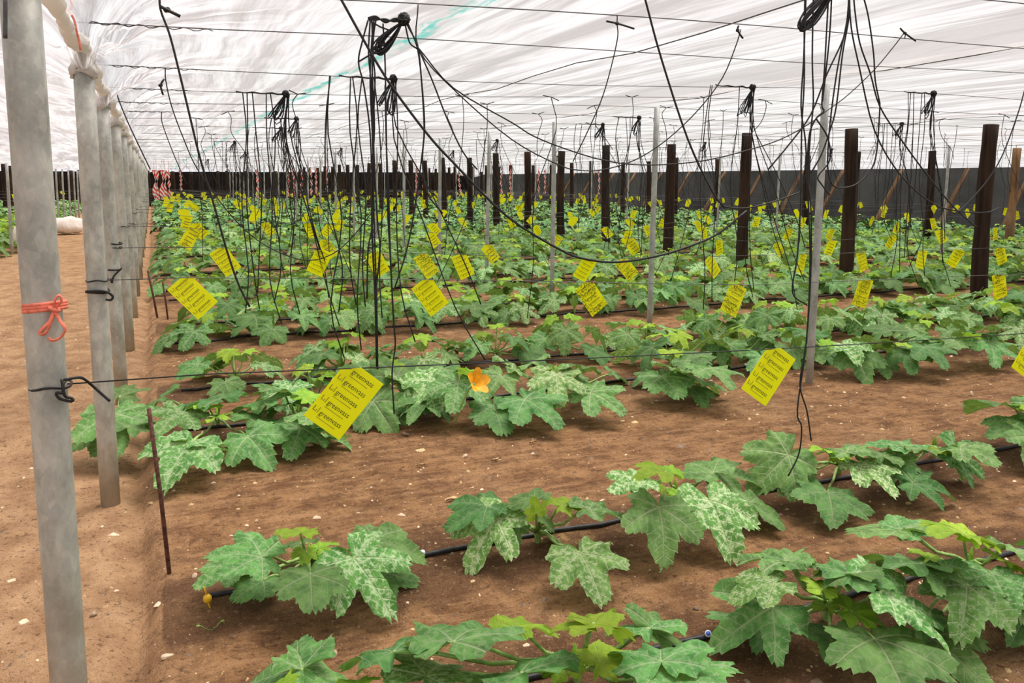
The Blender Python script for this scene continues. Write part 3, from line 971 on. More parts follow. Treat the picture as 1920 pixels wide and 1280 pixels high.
crown_v, crown_f = tube([(0, 0, -0.02), (0.004, 0, 0.02), (0, 0.003, 0.05), (0, 0, 0.075)], [0.013, 0.015, 0.018, 0.008], 8)
CROWN = mesh('crown', crown_v, crown_f, M['stem'])
bud_v, bud_f = tube([(0, 0, 0.05), (0.006, 0.002, 0.09), (0.002, 0.004, 0.13)], [0.010, 0.012, 0.002], 6)
BUD = mesh('bud', bud_v, bud_f, M['leaf_y'])
BUD.uv_layers.new(name='flat'); BUD.uv_layers.new(name='vein')

def build_plant(loc, leaves, label, group, seed, up=(0, 0, 1)):
    """leaves: (J, T, kind, roll, width) local to the plant's foot; thing > leaf > petiole"""
    rng = random.Random(seed)
    root = empty('squash_plant', loc)
    obj('crown', CROWN, root)
    obj('bud', BUD, root, None, (0, 0, rng.uniform(0, 6)))
    for i, (J, T, kind, roll, width, *up_) in enumerate(leaves):
        if up_: up = up_[0]
        me = rng.choice(LEAF[kind])
        mt = leaf_matrix(J, T, roll, width, up)
        o = obj('leaf', me, root)
        o.matrix_basis = mt
        ci = Vector((rng.uniform(-.01, .01), rng.uniform(-.01, .01), 0.045 + 0.02 * rng.random()))
        pet = petiole_mesh(ci, J, 0.0062 if kind != 'y' else 0.0055, 0.05)
        p_ = obj('petiole', pet, o)
        p_.matrix_parent_inverse = mt.inverted()
    tag(root, label, 'plant', group)
    return root

def px_plant(cx, cy, specs, label, seed):
    rng = random.Random(seed)
    c = ground_at(cx, cy, 0.0)
    c.z = gz(c.x, c.y)
    out = []
    for s in specs:
        jx, jy, tx, ty, zj, kind = s[:6]
        target = (0.95 if cy > 850 else 1.12) * (s[6] if len(s) > 6 else {'d': 0.235, 'm': 0.245, 'y': 0.12}[kind])
        width = s[7] if len(s) > 7 else 1.0
        J = ground_at(jx, jy, zj)
        best = None
        for k in range(60):
            zt = 0.02 + (zj + 0.13 - 0.02) * k / 59
            T = ground_at(tx, ty, zt)
            L = (T - J).length
            cost = abs(L - target) + 0.05 * max(0, zt - zj)
            if ty - jy > 18: cost += 1.5 * max(0, T.y - J.y + 0.03)
            if best is None or cost < best[0]: best = (cost, T)
        T = best[1]
        d = T - J
        if d.length > target * 1.35: T = J + d.normalized() * target * 1.35
        tl = min(1.0, max(0.0, (ty - jy) / 45.0)) * (0.45 if kind == 'y' else 1.0)
        out.append((J - c, T - c, kind, rng.uniform(-.22, .22), width * .92, (-0.16 * tl, -0.08 - 0.50 * tl, 1)))
    return build_plant(c, out, label, 'squash plants set in rows', seed, (-0.18, -0.50, 1))

px_plant(582, 1090, [
    (491, 1043, 388, 1022, .25, 'd', .21), (440, 1066, 368, 1082, .13, 'd', .16), (494, 1088, 438, 1116, .10, 'd', .15),
    (582, 1076, 586, 1131, .22, 'd', .20), (663, 1046, 734, 1133, .23, 'm', .26), (700, 1014, 800, 1020, .22, 'd', .19),
    (696, 1069, 784, 1082, .10, 'd', .17), (561, 999, 548, 983, .33, 'y', .13, 1.1), (574, 1035, 570, 1054, .24, 'y', .08), (598, 1028, 621, 1003, .24, 'y', .09),
    (564, 1018, 520, 1014, .13, 'd', .14)],
    'squash plant at the left end of the second row, beside the yellow valve', 1)
px_plant(1007, 1030, [
    (932, 972, 872, 1053, .21, 'm', .25), (914, 948, 836, 972, .24, 'd', .19), (950, 975, 973, 1014, .17, 'd', .13),
    (1002, 937, 958, 924, .28, 'd', .15), (1005, 962, 1003, 936, .26, 'y', .09), (1012, 966, 1046, 982, .20, 'd', .11),
    (1054, 948, 1093, 940, .24, 'y', .13), (1106, 954, 1184, 948, .24, 'm', .22), (1088, 1037, 1128, 1098, .17, 'm', .24), (1030, 1003, 1055, 1012, .08, 'd', .10)],
    'second squash plant from the left in the second row, fork of stalks over the hose', 2)
px_plant(1266, 955, [
    (1236, 951, 1256, 1026, .25, 'd', .26), (1331, 938, 1381, 1022, .24, 'm', .27), (1199, 901, 1146, 911, .27, 'm', .18),
    (1247, 884, 1200, 874, .38, 'y', .15, 1.1), (1249, 884, 1284, 874, .38, 'y', .10), (1338, 885, 1292, 858, .24, 'd', .20), (1404, 942, 1484, 964, .14, 'd', .22),
    (1345, 884, 1425, 890, .20, 'd', .20), (1271, 931, 1279, 905, .22, 'y', .09), (1250, 920, 1228, 908, .22, 'y', .07), (1225, 905, 1190, 920, .16, 'd', .15)],
    'third squash plant in the second row, broad leaf hanging over the hose', 3)
px_plant(1572, 898, [
    (1478, 852, 1414, 912, .27, 'd', .27), (1495, 879, 1475, 912, .19, 'd', .19), (1552, 922, 1570, 964, .14, 'd', .22, 1.25),
    (1587, 848, 1547, 822, .28, 'd', .19), (1592, 848, 1640, 836, .27, 'd', .16), (1617, 871, 1682, 906, .22, 'm', .22), (1711, 904, 1797, 915, .15, 'd', .22),
    (1548, 845, 1526, 831, .28, 'y', .10), (1572, 862, 1577, 850, .25, 'y', .08), (1440, 868, 1402, 872, .15, 'd', .15)],
    'fourth squash plant in the second row, below the hanging cord ends', 4)
px_plant(1749, 868, [
    (1692, 836, 1624, 814, .27, 'd', .22), (1722, 841, 1680, 824, .27, 'd', .17), (1655, 855, 1634, 826, .25, 'd', .18), (1660, 858, 1718, 876, .20, 'd', .18),
    (1801, 839, 1866, 845, .24, 'd', .20), (1790, 850, 1860, 890, .20, 'm', .23), (1766, 855, 1815, 879, .18, 'd', .18), (1758, 845, 1775, 838, .22, 'y', .09), (1690, 878, 1650, 900, .1, 'd', .18)],
    'fifth squash plant in the second row, beside the blue emitter', 5)
px_plant(1940, 822, [
    (1891, 759, 1815, 748, .30, 'd', .25), (1912, 793, 1856, 801, .22, 'd', .20), (1950, 760, 1990, 740, .3, 'd'), (1960, 800, 2030, 815, .2, 'm'), (1935, 820, 1950, 860, .2, 'd', .2), (1935, 770, 1925, 750, .3, 'y')],
    'squash plant cut by the right picture edge in the second row', 6)
px_plant(1080, 1292, [
    (737, 1222, 690, 1190, .33, 'd', .22), (850, 1203, 914, 1138, .36, 'd', .25), (800, 1268, 858, 1202, .26, 'm', .24), (962, 1175, 1029, 1150, .32, 'y', .16),
    (976, 1262, 888, 1236, .28, 'd', .27, 1.1), (1112, 1169, 1064, 1143, .40, 'y', .14, 1.1), (1114, 1169, 1172, 1165, .40, 'y', .14), (1125, 1241, 1177, 1206, .26, 'y', .13), (1062, 1260, 1036, 1223, .22, 'y', .10), (1020, 1258, 1045, 1238, .2, 'y', .09),
    (1240, 1240, 1235, 1172, .30, 'd', .23), (1248, 1250, 1345, 1275, .26, 'd', .25), (1218, 1178, 1172, 1149, .26, 'd', .19), (1225, 1180, 1296, 1188, .24, 'd', .20), (1215, 1285, 1180, 1300, .2, 'd', .2)],
    'large squash plant at the bottom edge, upright yellow-green leaf', 7)
px_plant(600, 1345, [
    (562, 1257, 456, 1268, .24, 'd', .24), (566, 1255, 640, 1221, .25, 'd', .19), (662, 1288, 676, 1250, .25, 'y', .11), (500, 1300, 450, 1330, .2, 'd'), (520, 1290, 480, 1282, .3, 'y', .12), (680, 1330, 760, 1350, .2, 'm'), (640, 1360, 660, 1420, .15, 'd')],
    'squash plant at the bottom left, mostly below the picture', 8)
px_plant(1547, 1174, [
    (1448, 1139, 1349, 1190, .20, 'd', .24), (1470, 1051, 1413, 1014, .32, 'd', .21), (1474, 1051, 1520, 1036, .32, 'd', .14), (1452, 1092, 1370, 1105, .30, 'm', .16), (1588, 1078, 1530, 1040, .32, 'd', .20), (1592, 1078, 1644, 1052, .32, 'd', .18),
    (1541, 1105, 1534, 1071, .28, 'y', .10), (1550, 1137, 1552, 1118, .18, 'y', .08), (1597, 1146, 1668, 1165, .20, 'y', .13), (1640, 1198, 1716, 1285, .18, 'd', .29),
    (1665, 1117, 1788, 1156, .28, 'm', .27), (1556, 1189, 1560, 1222, .11, 'd', .13, 1.2), (1420, 1170, 1352, 1180, .08, 'd', .20)],
    'squash plant in the front row with long spread stalks and a curled round leaf', 9)
px_plant(1816, 1098, [
    (1684, 993, 1594, 975, .32, 'd', .22), (1690, 993, 1736, 968, .32, 'd', .15), (1726, 1057, 1653, 1022, .32, 'd', .25), (1730, 1060, 1768, 1088, .30, 'd', .16), (1814, 1097, 1812, 1167, .26, 'm', .22),
    (1804, 1001, 1747, 985, .42, 'y', .17), (1806, 1001, 1862, 996, .42, 'y', .15), (1745, 1046, 1792, 1052, .32, 'y', .12), (1875, 1046, 1909, 1054, .28, 'y', .11), (1891, 1025, 1935, 1022, .32, 'd', .18),
    (1892, 1104, 1930, 1140, .2, 'm', .18), (1737, 1192, 1834, 1241, .10, 'd', .23), (1735, 1150, 1728, 1180, .16, 'd', .14), (1917, 1160, 1910, 1194, .1, 'd', .15), (1860, 1075, 1900, 1120, .26, 'm', .2)],
    'squash plant at the right of the front row, tall bright central leaf', 10)
px_plant(2080, 1085, [(2020, 1020, 1950, 1000, .3, 'd'), (2010, 1090, 1935, 1100, .2, 'm'), (2090, 1000, 2110, 960, .35, 'y'), (2130, 1080, 2220, 1090, .25, 'd'), (2090, 1130, 2100, 1200, .2, 'd'), (2050, 1050, 2000, 1040, .3, 'd')],
    'squash plant just past the right edge of the front row', 11)
px_plant(409, 806, [
    (356, 831, 306, 878, .20, 'm', .29), (362, 829, 415, 826, .2, 'm', .2), (465, 818, 502, 850, .16, 'd', .24), (340, 772, 292, 799, .25, 'm', .24), (303, 745, 266, 757, .24, 'd', .2), (412, 748, 364, 742, .30, 'd', .26),
    (513, 748, 466, 745, .28, 'd', .26), (473, 788, 524, 778, .2, 'd', .22), (388, 762, 384, 756, .28, 'y', .12), (400, 785, 420, 772, .22, 'y', .1)],
    'squash plant at the left end of the third row, beside the rusty rod', 12)
px_plant(215, 845, [(216, 775, 212, 830, .24, 'd', .28), (240, 800, 262, 770, .2, 'd', .2), (225, 742, 245, 705, .25, 'd', .2), (190, 810, 175, 835, .12, 'd', .2)],
    'dark green squash plant half hidden behind the second galvanized post', 13)
px_plant(560, 806, [
    (563, 802, 547, 836, .15, 'd', .24), (590, 795, 632, 800, .2, 'd', .22), (545, 758, 500, 765, .25, 'd', .22), (570, 745, 600, 725, .3, 'y', .13), (610, 820, 655, 822, .06, 'd', .17), (530, 735, 500, 712, .3, 'm', .2), (580, 770, 640, 760, .28, 'd', .24)],
    'squash plant behind the nearest yellow card in the third row', 14)
px_plant(712, 728, [
    (700, 752, 735, 800, .18, 'd', .26), (735, 765, 770, 798, .12, 'd', .2), (745, 705, 772, 650, .3, 'd', .24), (730, 690, 700, 668, .33, 'y', .16), (760, 720, 800, 730, .26, 'm', .26), (690, 700, 650, 720, .25, 'd'), (715, 700, 690, 680, .25, 'm', .2), (770, 740, 790, 765, .2, 'd', .22)],
    'squash plant in the third row where the black cords reach down', 15)
px_plant(881, 752, [
    (925, 760, 945, 803, .16, 'd', .25), (985, 748, 1048, 775, .20, 'd', .30), (860, 715, 850, 760, .3, 'm', .26), (815, 715, 755, 745, .28, 'm', .27), (800, 755, 770, 770, .18, 'd', .2), (830, 690, 800, 705, .3, 'd', .22),
    (940, 705, 910, 732, .28, 'd', .22), (960, 690, 1010, 705, .3, 'm'), (880, 700, 885, 680, .34, 'y', .12), (820, 760, 840, 772, .1, 'd', .16)],
    'squash plant with an open orange flower in the third row', 16)
px_plant(1049, 748, [
    (1043, 702, 1048, 752, .30, 'm', .26), (1108, 735, 1168, 757, .20, 'd', .25), (1100, 690, 1060, 670, .3, 'd', .2), (1000, 680, 960, 690, .3, 'd', .22), (1150, 700, 1180, 710, .12, 'd', .16), (1030, 690, 1005, 682, .32, 'y', .14), (1090, 710, 1130, 725, .2, 'd', .18)],
    'squash plant in the third row between the orange flower and the steel pipe', 17)
px_plant(1250, 745, [
    (1258, 690, 1300, 700, .28, 'm', .24), (1240, 705, 1275, 735, .2, 'd', .26), (1295, 728, 1325, 742, .1, 'd', .2), (1330, 690, 1375, 705, .28, 'd', .26), (1310, 712, 1350, 715, .16, 'd', .24), (1225, 703, 1190, 708, .12, 'd', .16), (1260, 662, 1255, 650, .34, 'y', .13), (1310, 668, 1285, 650, .33, 'd', .2)],
    'squash plant in the third row left of the second yellow card', 18)
px_plant(1553, 672, [
    (1600, 660, 1632, 697, .22, 'd', .27), (1580, 645, 1610, 660, .28, 'm', .24), (1520, 625, 1500, 605, .3, 'd', .26), (1550, 645, 1552, 632, .3, 'y', .1), (1640, 680, 1668, 693, .1, 'd', .2), (1530, 660, 1500, 680, .15, 'd', .2), (1560, 675, 1550, 685, .06, 'd', .12)],
    'squash plant in the third row right of the bundled hanging cords', 19)
px_plant(1663, 668, [(1700, 660, 1712, 685, .2, 'd', .24), (1735, 650, 1775, 672, .25, 'd', .26), (1640, 640, 1625, 655, .3, 'm', .24), (1690, 645, 1660, 632, .3, 'y', .15), (1670, 620, 1640, 600, .35, 'd', .24), (1720, 630, 1745, 622, .3, 'd', .24)],
    'squash plant in the third row below the fifth card of the second wire', 20)
px_plant(1821, 648, [(1855, 640, 1875, 670, .24, 'd', .28), (1790, 640, 1750, 645, .25, 'd', .24), (1835, 625, 1800, 618, .3, 'd', .25), (1822, 630, 1822, 620, .3, 'y', .1), (1880, 640, 1915, 655, .2, 'd', .24), (1850, 615, 1870, 600, .32, 'm', .24)],
    'squash plant in the third row in front of the big timber post', 21)

# orange flower
fp = ground_at(888, 720, 0.36)
fo = empty('squash_flower', fp)
for k in range(5):
    a = 2 * math.pi * k / 5 + 0.3
    vs, fs = [], []
    n = 6
    for j in range(n):
        t = j / (n - 1)
        w = 0.026 * math.sin(t * math.pi * 0.86 + 0.25) + 0.002
        r = 0.008 + 0.062 * t
        z = 0.03 * t + 0.02 * math.sin(t * 2.2)
        for s in (-1, 0, 1):
            vs.append(Vector((r, s * w, z + (0.006 if s else 0))))
    for j in range(n - 1):
        for s in range(2):
            q = j * 3 + s
            fs.append((q, q + 1, q + 4, q + 3))
    pe = obj('petal', mesh('petal', vs, fs, M['petal']), fo, None, (0, 0, a))
vs, fs = tube([(0.02, -0.12, -0.22), (0.01, -0.06, -0.14), (0, -0.01, -0.05), (0, 0, 0.0)], [0.005, 0.005, 0.005, 0.009], 6)
obj('stalk', mesh('stalk', vs, fs, M['stem']), fo)
fo.rotation_euler = (1.0, 0.25, 0.2)
fo.scale = (1.25, 1.25, 1.25)
tag(fo, 'open orange squash flower between leaves in the third row', 'flower')
fo2 = copy_tree(fo); fo2.location = ground_at(680, 530, 0.14)
fo2['label'] = 'small distant orange squash flower left of the hanging cords'

# generic plants for the remaining rows: a set of variants copied over the field
def layout(seed):
    rng = random.Random(seed)
    n = rng.randint(9, 12)
    out = []
    a = rng.uniform(0, 6.28)
    for i in range(n):
        a += 2.4 + rng.uniform(-.25, .25)
        f = i / (n - 1)
        if i >= n - 3:
            rad = rng.uniform(.04, .13); zj = rng.uniform(.25, .33); L = rng.uniform(.10, .14); kind = 'y'; tilt = rng.uniform(-.5, .3)
        else:
            rad = 0.34 - 0.16 * f + rng.uniform(-.05, .05); zj = 0.11 + 0.17 * f + rng.uniform(-.03, .04)
            L = rng.uniform(.20, .27); kind = 'm' if rng.random() < 0.42 else 'd'; tilt = rng.uniform(0.15, 0.65)
            if zj - L * math.sin(tilt) < 0.02: tilt = math.asin(max(0, (zj - 0.02) / L))
        da = a + rng.uniform(-.5, .5)
        J = Vector((math.cos(a) * rad, math.sin(a) * rad, zj))
        T = J + Vector((math.cos(da) * math.cos(tilt), math.sin(da) * math.cos(tilt), -math.sin(tilt))) * L
        out.append((J, T, kind, rng.uniform(-.3, .3), 1.0))
    return out
NV = 10
LAY = [layout(700 + i) for i in range(NV)]

spots = []
rngf = random.Random(99)
skip_rows = {2.18: (0.2, 4.2), 3.17: (0.2, 5.6), 5.5: (-0.3, 8.0)}
for ri, Yr in enumerate(ROWS):
    x = 0.30 + rngf.uniform(0, .3)
    while x < 22.3:
        Y = Yr + rngf.uniform(-.07, .07)
        lo_hi = skip_rows.get(Yr)
        if not (lo_hi and lo_hi[0] <= x <= lo_hi[1]):
            q = project((x, Y, 0.2))
            if -120 < q[0] < 2080 and q[2] > 1.5:
                spots.append((q[2], x, Y, ri))
        x += 0.70 + rngf.uniform(-.12, .12)
for x in (0.95, 3.85, 4.55, 5.05, 6.65, 7.75):
    spots.append((project((x, 5.6, .2))[2], x, 5.6, 2))
# the bay left of the path
lspots = []
for k in range(16):
    Yr = 17.5 + 2.6 * k
    for dx in range(7):
        x = -3.45 - 0.85 * dx + rngf.uniform(-.1, .1)
        for dd in (0, 1.0):
            q = project((x, Yr + dd, .2))
            if -60 < q[0] < 330:
                lspots.append((q[2], x, Yr + dd + rngf.uniform(-.1, .1), -1))
spots.sort()
lspots.sort()
near = spots[:255] + lspots[:24]
far = spots[255:] + lspots[24:]
per_row = {}
for dist, x, Y, ri in near: per_row.setdefault(ri, []).append(x)
for r_ in per_row: per_row[r_].sort()
protos = {}
for i, (dist, x, Y, ri) in enumerate(near):
    v = rngf.randrange(NV)
    if ri < 0:
        lab, grp = '%s nearest squash plant in the crop left of the path' % ORD[i - 255], 'squash plants left of the path'
    elif ri < 14:
        k = per_row[ri].index(x)
        lead = 'squash plant' if ri > 2 else 'lesser squash plant'
        lab = '%s %s from the left in the %s crop row from the front' % (ORD[k] if k < len(ORD) else 'far', lead, ORD[ri])
        grp = 'squash plants set in rows'
    else:
        lab, grp = 'small squash plant in a far crop row, %s of these from the left' % ORD[min(34, sum(1 for q in near if q[3] >= 14 and q[1] < x))], 'distant squash plants'
    z = gz(x, Y)
    if v not in protos:
        o = build_plant((x, Y, z), LAY[v], lab, grp, 900 + v)
        protos[v] = o
    else:
        o = copy_tree(protos[v])
        o.location = (x, Y, z)
        o['label'] = lab; o['group'] = grp
    s = rngf.uniform(.88, 1.15) * (1.35 if ri < 0 else 1.0)
    o.scale = (s, s, s * rngf.uniform(.9, 1.1))
    o.rotation_euler = (0, 0, rngf.uniform(0, 6.28))

# the far rest of the crop, one stuff object
def low_leaf(seed):
    V, Fc, _, _ = leaf_grid(seed, nsub=2, nrad=1, teeth=2.0)
    V = np.array(V)
    return V, Fc
LOW = [low_leaf(40 + i) for i in range(4)]
AV, AF, AM = [], [], []
base = 0
for dist, x, Y, ri in far:
    lay = LAY[rngf.randrange(NV)]
    rot = Matrix.Rotation(rngf.uniform(0, 6.28), 4, 'Z')
    tr = Matrix.Translation((x, Y, gz(x, Y) if dist < 30 else 0.0)) @ rot @ Matrix.Scale(rngf.uniform(.9, 1.2), 4)
    for (J, T, kind, roll, w) in lay:
        V, Fc = LOW[rngf.randrange(4)]
        mt = np.array(tr @ leaf_matrix(J, T, roll))
        W = V @ mt[:3, :3].T + mt[:3, 3]
        AV.append(W)
        AF += [tuple(i + base for i in f) for f in Fc]
        AM += [{'d': 0, 'm': 1, 'y': 2}[kind]] * len(Fc)
        base += len(V)
fm = bpy.data.meshes.new('distant_crop')
fm.from_pydata(np.concatenate(AV).tolist(), [], AF)
for k in ('far_d', 'far_m', 'far_y'): fm.materials.append(M[k])
fm.polygons.foreach_set('material_index', np.array(AM, dtype=np.int32))
fm.shade_smooth()
fm.update()
tag(obj('distant_crop', fm), 'dense green leaves of the far squash rows', 'crop', kind='stuff')

# ------------------------------------------------------------------ yellow sticky cards
CL, CW, FOLD = 0.212, 0.132, 0.030
def clip_poly(P):
    out = []
    for i in range(len(P)):
        a, b = P[i], P[(i + 1) % len(P)]
        if a[1] <= 0: out.append(a)
        if (a[1] <= 0) != (b[1] <= 0):
            t = a[1] / (a[1] - b[1])
            out.append((a[0] + (b[0] - a[0]) * t, 0.0))
    return out
def card_frame(phi):
    l = Vector((-math.sin(phi), -math.cos(phi)))          # long direction, downwards
    s = Vector((math.cos(phi), -math.sin(phi)))           # reading direction
    R = [Vector((0, 0)), s * CW, s * CW + l * CL, l * CL]
    top = max(R, key=lambda p: p.y)
    off = Vector((-top.x, -top.y + FOLD))
    return l, s, off, [p + off for p in R]
def font_mesh(text, size):
    cu = bpy.data.curves.new('lettering', 'FONT')
    cu.body = text; cu.size = size; cu.resolution_u = 2
    cu.fill_mode = 'FRONT'
    to = bpy.data.objects.new('tmp_text', cu)
    COL.objects.link(to)
    bpy.context.view_layer.update()
    me = bpy.data.meshes.new_from_object(to)
    bpy.data.objects.remove(to)
    V = [v.co.copy() for v in me.vertices]
    Fc = [tuple(p_.vertices) for p_ in me.polygons]
    bpy.data.meshes.remove(me)
    return V, Fc
TXT_V, TXT_F = font_mesh('greenvass', 0.0235)
tw = max(v.x for v in TXT_V)
TXT_V = [Vector((v.x * 0.078 / tw, v.y, 0)) for v in TXT_V]
CARD = {}
def card_meshes(phi, dirty):
    key = (round(phi, 2), dirty)
    if key in CARD: return CARD[key]
    l, s, off, R = card_frame(phi)
    P = clip_poly([tuple(p) for p in R])
    vs = []; fs = []
    n = len(P)
    for yv in (-0.0009, 0.0009):
        for (a, b) in P:
            bow = 0.0
            vs.append(Vector((a, yv + bow, b)))
    fs.append(tuple(range(n))); fs.append(tuple(range(2 * n - 1, n - 1, -1)))
    for i in range(n):
        j = (i + 1) % n
        fs.append((i, i + n, j + n, j))
    # make the front face look at -Y
    body = mesh('card', vs, fs, M['card_dirty' if dirty else 'card'], False)
    # folded flap behind the wire
    cut = [p for p in P if abs(p[1]) < 1e-6]
    top = max(R, key=lambda p: p.y)
    flap = None
    if len(cut) >= 2:
        a, b = cut[0], cut[1]
        fv = [Vector((a[0], 0.003, 0)), Vector((b[0], 0.003, 0)), Vector((top.x, 0.012, -top.y * 0.9)),
              Vector((a[0], 0.0045, 0)), Vector((b[0], 0.0045, 0)), Vector((top.x, 0.0135, -top.y * 0.9))]
        flap = mesh('flap', fv, [(0, 1, 2), (5, 4, 3), (0, 3, 4, 1), (1, 4, 5, 2), (2, 5, 3, 0)], M['card_dirty' if dirty else 'card'], False)
    # print: five lines of lettering with an open-box mark, faint small line under each
    def bow(a, b): return 0.0
    tv, tf, sv, sf, bv, bf = [], [], [], [], [], []
    def put(x, yv):   # x along reading, yv = letters up, in card rect coordinates
        q = off + s * x + l * (-yv)
        return q
    for i in range(5):
        b0 = -(0.030 + i * 0.0385)
        x0 = 0.032 if True else 0
        k = len(tv); ok = []
        for v in TXT_V:
            q = put(x0 + v.x, b0 + v.y)
            tv.append(Vector((q.x, -0.0016 + bow(q.x, q.y), q.y))); ok.append(q.y < -0.001)
        for f in TXT_F:
            if all(ok[i_] for i_ in f): tf.append(tuple(k + i_ for i_ in f))
        for (X0, X1, Y0, Y1, tgt) in ((x0, x0 + 0.068, b0 - 0.0105, b0 - 0.0085, 's'),
                                      (0.008, 0.011, b0 + 0.002, b0 + 0.018, 's'), (0.008, 0.020, b0 + 0.002, b0 + 0.004, 's'),
                                      (0.018, 0.020, b0 + 0.002, b0 + 0.010, 's'), (0.024, 0.0265, b0 + 0.000, b0 + 0.020, 's')):
            c4 = [put(X0, Y0), put(X1, Y0), put(X1, Y1), put(X0, Y1)]
            if max(q.y for q in c4) < -0.001:
                kk = len(sv)
                sv += [Vector((q.x, -0.0016 + bow(q.x, q.y), q.y)) for q in c4]; sf.append((kk, kk + 1, kk + 2, kk + 3))
        c4 = [put(x0, b0), put(x0 + 0.076, b0), put(x0 + 0.076, b0 + 0.010), put(x0, b0 + 0.010)]
        if max(q.y for q in c4) < -0.001:
            kk = len(bv)
            bv += [Vector((q.x, -0.002 + bow(q.x, q.y), q.y)) for q in c4]; bf.append((kk, kk + 1, kk + 2, kk + 3))
    text = mesh('lettering', tv, tf, M['ink'], False)
    small = mesh('small_print', sv, sf, M['ink_pale'], False)
    bars = mesh('print_lines', bv, bf, M['ink_pale'], False)
    CARD[key] = (body, flap, text, small, bars)
    return CARD[key]

def add_card(x, Y, z, phi, dirty, detail, label, group, yaw=0.0, swing=0.0):
    body, flap, text, small, bars = card_meshes(phi, dirty)
    o = empty('sticky_card', (x, Y, z))
    o.rotation_euler = (swing, 0, yaw)
    obj('card', body, o)
    if flap and detail > 0: obj('folded_corner', flap, o)
    if detail == 2:
        t_ = obj('lettering', text, o); obj('small_print', small, o)
        t_['label'] = 'printed word greenvass repeated in black'
    elif detail == 1:
        obj('print_lines', bars, o)
    tag(o, label, 'sticky card', group)

def low_wire_z(x, Y):
    if Y < 3: return 1.065 - 0.055 * max(x, 0) + (0.004 * x * x if x < 6 else 0)
    return max(0.86, 1.06 - 0.055 * max(x, 0)) + 0.05 * math.sin(Y * 3.1 + x * 0.35) + 0.05 * math.sin(Y * 1.7 + x * 1.1) * (Y > 7)

LOW_WIRES = [POLE_Y0 + POLE_D * k for k in range(0, 26)]
L0 = [(0.49, .70), (2.06, .58), (3.48, .6)]
near_cards = {
    0: [(plane_at(655, 694, 2.42).x, .70, 0, 'nearest yellow sticky card, lettered, hanging in front of the third row'),
        (plane_at(1446, 663, 2.42).x, .62, 0, 'lettered yellow sticky card hanging left of the bundled cords'),
        (plane_at(1937, 655, 2.42).x, .58, 0, 'yellow sticky card cut by the right picture edge')],
    1: [(plane_at(352, 528, 4.49).x, -.72, 0, 'yellow card nearest the posts on the second card wire'),
        (plane_at(805, 538, 4.49).x, -.62, 0, 'clean yellow card beside the left cord bundle on the second card wire'),
        (plane_at(1107, 541, 4.49).x, -.62, 1, 'dirty yellow card left of the second steel pipe'),
        (plane_at(1372, 541, 4.49).x, .5, 1, 'speckled yellow card right of the second steel pipe'),
        (plane_at(1612, 538, 4.49).x, .3, 1, 'stained yellow card right of the bundled cords'),
        (plane_at(1882, 531, 4.49).x, -.3, 1, 'stained yellow card before the biggest timber post')]}
c2 = [(420, -.6, 0), (594, .45, 0), (710, -.5, 0), (798, -.55, 1), (872, -.4, 0), (1096, .5, 0), (1172, -.7, 1), (1335, -.6, 0), (1502, .35, 1), (1622, -.3, 1), (1724, .3, 0), (1792, .45, 1), (1882, -.4, 1)]
near_cards[2] = [(plane_at(px, 458, LOW_WIRES[2]).x, ph, d_, '%s yellow card from the posts on the third card wire' % ORD[i]) for i, (px, ph, d_) in enumerate(c2)]
rngc = random.Random(21)
total = 0
PH = [.7, .58, .45, .3, -.3, -.45, -.6, -.72]
for k, Yw in enumerate(LOW_WIRES):
    # the wire itself
    pts = [(x, Yw, low_wire_z(x, Yw)) for x in np.arange(POLE_X, 22.8, 0.4)]
    vs, fs = tube(pts, 0.0018 + 0.00006 * Yw, 4)
    wo = empty('card_wire')
    obj('wire', mesh('wire', vs, fs, M['wire' if k else 'cord']), wo)
    # knotted end round the post
    r_ = 0.049
    tie = [(POLE_X + math.cos(a) * r_, Yw + math.sin(a) * r_, low_wire_z(0, Yw) + 0.004 * math.sin(3 * a)) for a in np.linspace(0, 6.6, 20)]
    if k < 8:
        vs, fs = tube(tie, 0.0035, 5)
        obj('tie', mesh('tie', vs, fs, M['cord']), wo)
    if k < 35:
        lab = '%s thin card wire from the front, about waist height above the crop' % ORD[k]
    else:
        lab = 'far thin card wire above the crop'
    tag(wo, lab, 'wire', 'card wires above the crop')
    if k in near_cards:
        lst = near_cards[k]
    else:
        lst = []
        x = rngc.uniform(.15, .9)
        while x < 22 and total + len(lst) < 292:
            lst.append((x, rngc.choice(PH), rngc.random() < .35, None))
            x += rngc.uniform(.8, 1.9) * (1 if k < 8 else 1.25)
    ci = 0
    for (x, phi, dirty, lab) in lst:
        z = low_wire_z(x, Yw)
        q = project((x, Yw, z))
        if not (-60 < q[0] < 1990): continue
        ci += 1
        if lab is None:
            lab = ('%s yellow card from the posts on the %s card wire' % (ORD[ci - 1], ORD[k])) if k < 30 and ci <= 30 else 'small far yellow sticky card above the crop'
        yaw = rngc.uniform(-.35, .35) if k > 1 else rngc.uniform(-.12, .12)
        if k == 0: yaw = -0.12; 
        swing = rngc.uniform(-.15, .15) if k else 0.0
        add_card(x, Yw, z, phi, bool(dirty), 2 if k < 3 else (1 if k < 6 else 0), lab, 'yellow sticky cards', yaw, swing)
        total += 1
for k in range(10):
    Yw = 19 + k * 3.1
    zw = 0.95 + rngc.uniform(-.1, .15)
    vs, fs = tube([(-7.2, Yw, zw), (-5, Yw, zw - .005), (-2.9, Yw, zw)], 0.003, 4)
    tag(obj('card_wire', mesh('wire', vs, fs, M['wire'])), '%s thin card wire from the front in the crop left of the path' % ORD[k], 'wire', 'card wires left of the path')
    add_card(-3.4 - rngc.uniform(0, 3), Yw, zw, rngc.choice(PH), False, 0, 'yellow sticky card on the %s card wire left of the path' % ORD[k], 'yellow cards left of the path', rngc.uniform(-.4, .4))

